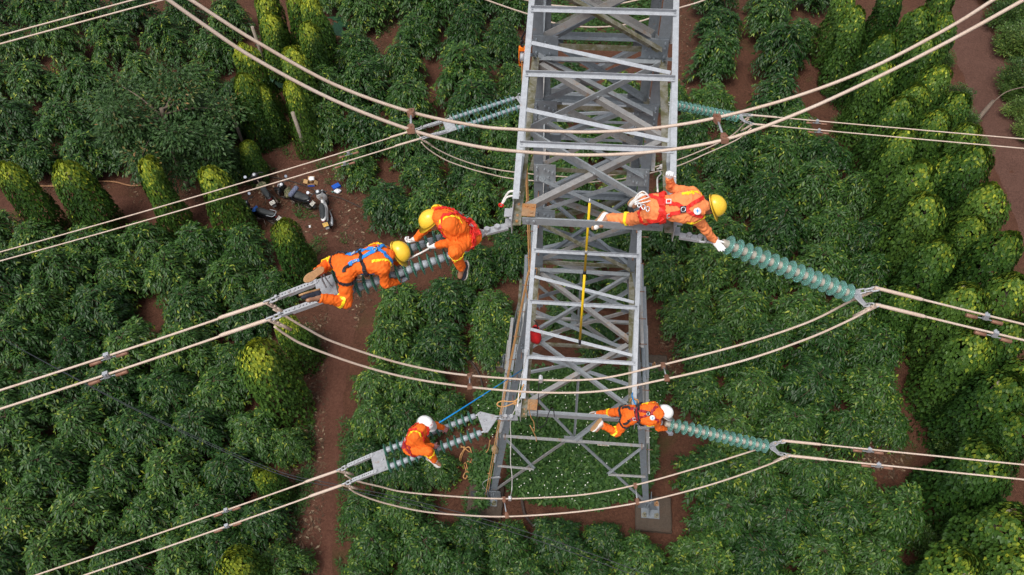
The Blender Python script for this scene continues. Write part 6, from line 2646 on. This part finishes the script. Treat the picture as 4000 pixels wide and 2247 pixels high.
ground_tube([(30, 738), (120, 730), (250, 728), (330, 712), (440, 712), (520, 730), (600, 715), (655, 685), (690, 645), (684, 600)], .035, 'hose', 'hose', 'brown hose winding along the ground under the tall tree', 'hose')
ground_tube([(905, 690), (1000, 692), (1090, 700), (1180, 725), (1260, 758), (1330, 775), (1410, 812), (1480, 845)], .022, 'hose', 'hose_dark', 'dark thin hose running past the parked motorbikes', 'hose')
ground_tube([(1995, 1780), (2010, 1860), (2035, 1935), (2050, 2010), (2085, 2060)], .045, 'hose', 'hose_dark', 'dark pipe lying near the left tower foot', 'pipe')
ground_tube([(1805, 1360), (1830, 1400), (1870, 1460), (1890, 1530)], .03, 'hose', 'hose_dark', 'dark pipe on the leaf-strewn soil left of the far footing', 'pipe')

# coil of tan rope beside the left foot
Z7 = lambda x, y, z=0.03: (1700 + x / 4.543, 1740 + y / 4.543, z)
coil = [(455, 20), (525, 30), (500, 90), (450, 190), (430, 270), (435, 340), (400, 405), (355, 380), (390, 330), (450, 320), (500, 390), (455, 340), (460, 220), (500, 110), (560, 42), (620, 60), (650, 180), (640, 290),
        (600, 330), (640, 420), (600, 480), (540, 590), (500, 560), (545, 490), (640, 440), (665, 370), (640, 300), (580, 300), (560, 390), (610, 500), (600, 570), (570, 560), (540, 420), (510, 340), (545, 320), (570, 420), (600, 540), (645, 560), (660, 500), (655, 440), (700, 500), (715, 440), (770, 415), (800, 430)]
m = MB()
m.tube(catmull([(lambda q, i: Vector((q.x, q.y, gh(q.x, q.y) + .05 + .028 * (i % 4))))(at_z(*Z7(*p)[:2], .05), i) for i, p in enumerate(coil)], 5), .017, 6)
tag(m.build('rope_coil', MAT['rope']), 'tan rope lying in tangled loops on the ground beside the tower foot', 'rope')
ground_tube([Z7(660, 350, .05), Z7(740, 370, .05), Z7(800, 430, .05), Z7(850, 470, .05), Z7(770, 520, .05), Z7(680, 550, .05), Z7(600, 520, .05)], .015, 'rope_coil', 'rope', 'single loose tan rope loop right of the tangled coil', 'rope')
ground_tube([Z7(455, 15, .06), Z7(560, 90, .06), Z7(700, 180, .06), Z7(840, 208, .15), Z7(950, 180, .4), Z7(1000, 140, .9)], .014, 'rope_tail', 'rope', 'tan rope end running from the coil to the sack on the leg', 'rope', 0)
ground_tube([Z7(650, 438, .08), Z7(760, 465, .08), Z7(840, 497, .06), Z7(940, 555, .1), Z7(985, 580, .3), Z7(985, 575, .3)], .015, 'rope_tail', 'rope', 'tan rope end running from the coil to the base of the leg', 'rope', 0)
ground_tube([Z7(985, 572, .35), Z7(880, 562, .2), Z7(800, 585, .1), Z7(765, 640, .08), Z7(810, 668, .08), Z7(900, 645, .2), Z7(985, 620, .35)], .015, 'rope_loop', 'rope', 'wide tan rope loop around the left tower foot bolts', 'rope', 0)

# rope through the block to the foot
pb = at_plane(2040, 215, (-1.2, 0, 0), X_)
kn = at_plane(2070, 1050, (-1.10, 0, 0), X_)
ft = L3(-2.42, 2.42, .25)
pul = thing('pulley_block', 'orange steel pulley block hanging beside the top left of the tower', 'pulley', pb)
m = MB()
n_ = Vector((1, 0, 0))
for s in (-1, 1):
    m.prism([pb + n_ * s * .045 + Y_ * y + Z_ * z for y, z in ((-.05, .12), (.05, .12), (.085, 0), (.06, -.17), (-.06, -.17), (-.085, 0))], n_, .012)
m.obox(pb - Z_ * .16, X_, Y_, Z_, .05, .05, .012)
m.obox(pb + Z_ * .12, X_, Y_, Z_, .05, .03, .03)
m.build('frame', MAT['orange_paint'], pul)
m = MB()
m.lathe([(.02, -.03), (.09, -.03), (.075, 0), (.09, .03), (.02, .03)], pb - Z_ * .03, X_, 20)
m.build('sheave', MAT['steel_light'], pul)
m = MB()
tp = L3(-1.08, -pb.y + .12, pb.z + .62)
m.tube(catmull([pb + Z_ * .14, pb + Z_ * .3 + Y_ * .02, tp], 4), .014, 6)
link_chain(m, pb + Z_ * .12, pb + Z_ * .26, 2, .01, .025)
m.build('sling', MAT['strap_black'], pul)
for k, dx in ((0, -.05), (1, .05)):
    m = MB()
    e = kn + Vector((dx * .3, dx, 0))
    f = ft + Vector((dx * .6, dx * .6, 0))
    m.tube(catmull([pb + Vector((0, dx * 1.4, -.06)), pb + Vector((0, dx * 1.4, -.3)), (pb + e) / 2 + Vector((.02 * dx, 0, 0)), e, e + Vector((-.06, .02, -.35)), (e + f) / 2 + Vector((-.04, dx, 0)), f], 8), .013, 6)
    tag(m.build('hauling_rope', MAT['rope']), ('farther', 'nearer')[k] + ' of the two tan ropes running from the orange pulley down the left side', 'rope', 'tan hauling ropes')
m = MB()
m.tube(catmull([kn + Vector((.02, -.05, .05)), kn + Vector((.14, 0, 0)), kn + Vector((.1, .08, -.5)), kn + Vector((.16, .05, -1.0)), kn + Vector((.06, 0, -1.35)), kn + Vector((-.05, -.06, -.9)), kn + Vector((-.08, -.05, -.4)), kn + Vector((.02, -.05, .05))], 6), .013, 6)
m.ico(kn + Vector((.03, 0, .02)), .05, 2)
tag(m.build('rope_knot', MAT['rope']), 'tan rope knotted round the lower crossarm chord with a long loop', 'rope')

# red tool bag
rb = at_plane(2092, 1305, L3(-.88, 2.6, 10), X_)
bg_ = thing('tool_bag', 'red fabric tool bag hanging inside the left side of the lower crossarm', 'bag', rb)
m = MB()
m.lathe([(.001, -.20), (.10, -.20), (.125, -.12), (.115, .02), (.085, .12), (.05, .165), (.075, .2)], rb, Z_, 22)
for i, v in enumerate(m.v):
    q = Vector(v) - rb
    k = 1 + .28 * mnoise.noise(Vector((q.x * 11, q.y * 11, q.z * 5)))
    m.v[i] = tuple(rb + Vector((q.x * k, q.y * k, q.z)))
m.build('sack', MAT['red_bag'], bg_)
m = MB()
m.tube([rb + Vector((.06 * cos(a), .06 * sin(a), .165)) for a in [2 * pi * k / 12 for k in range(13)]], .010, 6, caps=False)
m.tube(catmull([rb + Vector((.05, 0, .165)), rb + Vector((.02, .05, .3)), rb + Vector((-.03, .03, .42))], 4), .010, 6)
m.build('drawstring', MAT['strap_black'], bg_)
m = MB()
wl = [at_plane(x, y, L3(-.98, 0, 0), X_) for x, y in ((2113, 1313), (2090, 1345), (2066, 1360), (2050, 1420), (2036, 1480), (2027, 1530), (2022, 1590))]
m.tube(catmull(wl, 6), .009, 6)
m.tube(catmull([wl[0], wl[0] + Vector((0, -.1, -.2)), wl[0] + Vector((0, .05, -.3)), wl[0] + Vector((0, .1, -.1)), wl[0] + Vector((0, -.05, -.25))], 6), .009, 6)
tag(m.build('white_rope', MAT['rope_white']), 'thin white rope trailing down from beside the red tool bag', 'rope')

# blue lanyard from the lower crossarm to the sitting worker
a = at_plane(2063, 1430, L3(-1.02, 0, 0), X_)
b = JD['mid'] + Vector((0.1, .05, .05))
m = MB()
m.tube([a, a + (b - a) * .35 - Z_ * .01, a + (b - a) * .7 - Z_ * .015, b], [.008, .010, .013, .013], 6)
m.tube(catmull([a + Vector((.0, .05, .04)), a + Vector((.03, 0, .07)), a, a + Vector((-.03, 0, -.05))], 4), .014, 6)
tag(m.build('lanyard', MAT['rope_blue']), 'bright blue lanyard from the lower crossarm to the sitting white-helmeted worker', 'rope')

# yellow hot stick hanging inside the tower
tp = at_z(2303, 795, HM - .09)
z0 = tp.z
for _ in range(40):
    z0 += (proj((tp.x, tp.y, z0))[1] - 1350) / 260
hs_ = thing('hot_stick', 'long yellow telescopic pole hanging upright in front of the tower', 'pole', (tp.x, tp.y, z0))
L = tp.z - z0
m = MB()
m.tube([(tp.x, tp.y, tp.z), (tp.x, tp.y, z0 + L * .58)], .017, 10)
m.tube([(tp.x, tp.y, z0 + L * .57), (tp.x, tp.y, z0 + .17)], .0195, 10)
m.build('pole', MAT['hotstick'], hs_)
m = MB()
m.tube([(tp.x, tp.y, z0 + .2), (tp.x, tp.y, z0 + .05)], .024, 10)
m.tube([(tp.x, tp.y, z0 + L * .585), (tp.x, tp.y, z0 + L * .565)], .025, 10)
m.build('grip', MAT['strap_black'], hs_)
m = MB()
m.tube([(tp.x, tp.y, z0 + .05), (tp.x, tp.y, z0)], .018, 10)
m.tube([(tp.x, tp.y, z0 + L * .72), (tp.x, tp.y, z0 + L * .70)], .021, 10)
m.tube([(tp.x, tp.y, tp.z), (tp.x, tp.y + .03, tp.z + .05), (tp.x, tp.y + .07, tp.z + .03)], .008, 6)
m.build('end_fitting', MAT['metal_bright'], hs_)

# white sling and clamp on the left tip of the middle crossarm
p0 = L3(-WM / 2 - .02, DT - .36, HM + .02)
m = MB()
m.tube(catmull([p0 + Vector((.10, .04, .17)), p0 + Vector((-.03, .02, .2)), p0 + Vector((-.10, 0, .1)), p0 + Vector((-.13, -.03, .04)), p0 + Vector((-.15, -.04, -.0))], 5), .016, 6)
m.tube(catmull([p0 + Vector((.10, .0, .16)), p0 + Vector((-.06, .0, .12)), p0 + Vector((-.11, -.03, .06)), p0 + Vector((-.14, -.04, .01))], 5), .014, 6)
s_ = tag(m.build('rope_sling', MAT['rope_white']), 'white rope sling with red eye hooked on the left crossarm tip', 'sling')
m = MB()
m.tube([p0 + Vector((-.15 + .028 * cos(a), -.045, .0 + .028 * sin(a))) for a in [2 * pi * k / 12 for k in range(13)]], .012, 6, caps=False)
m.build('thimble', MAT['strap_red'], s_)

# ropes of the workers
rA = JA['pelvis'] + Vector((.02, .18, .1))
ch = at_plane(2597, 640, L3(WM / 2 + .02, 0, 0), X_)
m = MB()
m.tube(catmull([ch + Vector((-.05, .03, .12)), ch + Vector((.03, 0, .05)), ch + Vector((-.05, -.03, -.05)), ch + Vector((-.1, .0, -.12)), ch + Vector((-.03, 0, -.2)), (ch + rA) / 2 + Vector((-.05, 0, -.05)), rA], 6), .012, 6)
m.ico(ch + Vector((-.04, 0, -.06)), .04, 2)
tag(m.build('lanyard', MAT['rope_white']), 'white lanyard tied on the right chord above the reaching worker', 'rope')
hA = JA['rhip'] + Vector((-.12, 0, .17))
hk = thing('carabiner_bunch', 'bunch of white rope loops and metal hooks at the reaching worker\'s hip', 'hooks', hA)
m = MB()
for k in range(4):
    a = k * .5 - .6
    m.tube(catmull([hA + Vector((.10, .10, .02)), hA + Vector((.0 + .03 * k, .16 - .05 * k, .06)), hA + Vector((-.09, .04 - .03 * k, .05)), hA + Vector((-.02, -.02, .03))], 5), .009, 6)
m.build('rope_loops', MAT['rope_white'], hk)
m = MB()
for k in range(3):
    c = hA + Vector((-.04 + .05 * k, -.05 - .03 * k, .05))
    m.tube([c + Vector((.022 * cos(a), .04 * sin(a), .01 * cos(2 * a))) for a in [2 * pi * i / 12 for i in range(13)]], .007, 6, caps=False)
m.build('carabiner', MAT['metal_bright'], hk)
sB = [JB['lwr'] + JB['lhand'] * .8] + [along(x, y, 'mid', .14) for x, y in ((1650, 985), (1600, 1012), (1560, 1050), (1535, 1078), (1522, 1105))]
m = MB()
m.tube(catmull(sB, 6), .012, 6)
tag(m.build('white_rope', MAT['rope_white']), 'white rope curving between the two workers over the middle disc string', 'rope')
m = MB()
m.tube(catmull([along(x, y, 'mid', .13) for x, y in ((1386, 1094), (1430, 1094), (1480, 1102), (1505, 1112))], 5), .012, 6)
tag(m.build('white_rope', MAT['rope_white']), 'short white rope under the lying yellow-helmeted worker', 'rope')



# blue lanyard of the worker on the lower crossarm
eb = L3(WM / 2 - .05, DT - .55, HB + .22)
m = MB()
m.tube(catmull([eb, (eb + JE['pelvis']) / 2 + Vector((0, .08, .1)), JE['pelvis'] + Vector((.1, .1, .17)), JE['mid'] + Vector((.06, .06, .17))], 5), .012, 6)
tag(m.build('lanyard', MAT['rope_blue']), 'blue lanyard along the back of the worker lying on the lower crossarm', 'rope')
m = MB()
e2 = L3(WM / 2 + .0, DT - .32, HB + .16)
m.tube(catmull([e2 + Vector((-.1, .04, .02)), e2 + Vector((-.08, .06, .1)), e2 + Vector((.03, .03, .12)), e2 + Vector((.04, -.03, .02)), e2 + Vector((-.06, -.1, -.08))], 5), .013, 6)
tag(m.build('rope_sling', MAT['rope']), 'tan rope sling round the right end of the lower crossarm', 'rope')
e3 = L3(-WM / 2 - .12, DT - .25, HB + .06)
m = MB()
m.tube(catmull([e3 + Vector((.15, .2, .35)), e3 + Vector((.02, .02, .06)), e3 + Vector((-.25, 0, .03)), e3 + Vector((-.33, -.05, -.02)), e3 + Vector((-.22, -.08, -.04)), e3 + Vector((0, -.03, .05)), e3 + Vector((.05, .03, -.05))], 5), .013, 6)
m.ico(e3, .045, 2)
tag(m.build('rope_knot', MAT['rope']), 'tan rope knotted on the left end of the lower crossarm', 'rope')

# brown cords with hooks hanging over the lower beam
yb = -DT + .0
for k, pxs, lab in ((0, ((2078, 1572), (2066, 1590), (2074, 1630), (2085, 1650), (2086, 1685), (2070, 1662), (2092, 1705), (2096, 1725)), 'brown cord with hook looped over the left of the lower beam'),
                    (1, ((2105, 1480), (2103, 1560), (2098, 1640), (2103, 1672), (2130, 1655), (2145, 1610), (2160, 1598), (2166, 1628)), 'dark cord hanging from the jumper clamp over the lower beam')):
    m = MB()
    m.tube(catmull([at_y(x, y, yb - (.10 if k else .12)) for x, y in pxs], 5), .008, 6)
    tag(m.build('hook_cord', MAT['rope'] if k == 0 else MAT['strap_black']), lab, 'cord')
for px, nm, k, lab in (((2112, 1484), 'mid', 0, 'bright grounding clamp on the middle jumper loop'), ((1992, 1949), 'bot', 0, 'bright grounding clamp on the lowest jumper loop')):
    c = at_plane(*px, *J[nm][k])
    t = thing('grounding_clamp', lab, 'clamp', c, 0, 'grounding clamps on the jumper loops')
    m = MB()
    m.obox(c + Z_ * .01, X_, Y_, Z_, .03, .03, .055)
    m.tube([c + Z_ * .05, c + Z_ * .13], .012, 6)
    m.tube([c - Z_ * .05, c - Z_ * .10], .01, 6)
    m.build('jaw', MAT['metal_bright'], t)
    m = MB()
    m.tube([c + Z_ * .12 + X_ * (.02 * cos(a)) + Z_ * (.02 * sin(a)) for a in [2 * pi * i / 10 for i in range(11)]], .006, 5, caps=False)
    m.build('eye', MAT['metal_bright'], t)
c = at_plane(1992, 1949, *J['bot'][0])
m = MB()
m.tube(catmull([c + Z_ * .03] + [at_y(x, y, -4.5 + (1900 - y) / 480 * .6) for x, y in ((1999, 1915), (2000, 1860), (1994, 1800), (1996, 1720), (1996, 1640))] + [L3(-WM / 2 - .02, DT - .35, HB + .1)], 6), .009, 6)
tag(m.build('grounding_cable', MAT['rope_white']), 'pale grounding cable from the lowest jumper clamp up to the crossarm', 'cable')
lg = L3(-half(1.25) + .0, half(1.25) + .02, 1.25)
m = MB()
m.tube(catmull([lg + Vector((0, 0, 0)), lg + Vector((-.18, -.05, -.1)), lg + Vector((-.33, -.06, -.4)), lg + Vector((-.2, -.1, -.75)), lg + Vector((.02, -.05, -.9))], 6), .009, 6)
m.obox(lg + Vector((.07, -.02, .04)), Vector((.9, 0, .35)).normalized(), Y_, Vector((-.35, 0, .9)).normalized(), .14, .012, .035)
tag(m.build('grounding_cable', MAT['fitting']), 'grey grounding cable clamped to the near left tower leg', 'cable')

# weathered notice plate on the low horizontal, lettering worn to smudges
fc = FACES[0]
yy = -(half(HK) + .05)
c = at_y(2357, 1738, yy)
m = MB()
m.obox(c, X_, Y_, Z_, .155, .003, .055)
sg_ = tag(m.build('notice_plate', MAT['plate_white']), 'small white notice plate with worn red marks under the low horizontal member', 'sign')
g = random.Random(4)
m = MB()
for gx in (-.105, -.03, .03, .062, .105):
    for k in range(5):
        q = c + Vector((gx + g.uniform(-.018, .018), -.0045, g.uniform(-.028, .028)))
        an = g.uniform(0, pi)
        m.obox(q, Vector((cos(an), 0, sin(an))), Y_, Vector((-sin(an), 0, cos(an))), g.uniform(.008, .022), .001, .005)
m.build('worn_marks', MAT['rust_orange'], sg_)
q = at_z(1857, 1940, 0)
tc_ = thing('tool_case', 'black tool case with red handle beside the left concrete footing', 'case', (q.x, q.y, .02), .15)
m = MB()
m.box((0, 0, .08), (.26, .20, .16))
m.box((0, 0, .166), (.22, .16, .012))
m.build('case', MAT['black_plastic'], tc_, local=True)
m = MB()
m.tube(catmull([(-.06, -.09, .15), (-.04, -.13, .2), (.03, -.13, .2), (.05, -.09, .15)], 4), .013, 6)
m.build('handle', MAT['strap_red'], tc_, local=True)
m = MB()
m.box((.06, .05, .1745), (.045, .035, .003))
m.build('tag_label', MAT['plate_white'], tc_, local=True)
sk = L3(-half(2.55) - .1, half(2.55) - .05, 2.55)
m = MB()
m.ico(sk, .13, 3, sc_=(.8, .8, 1.25))
for i, v in enumerate(m.v):
    q = Vector(v) - sk
    k = 1 + .3 * mnoise.noise(q * 9)
    m.v[i] = tuple(sk + q * k)
tag(m.build('jute_sack', MAT['sack']), 'small jute sack tied to the near left tower leg above the rope coil', 'sack')
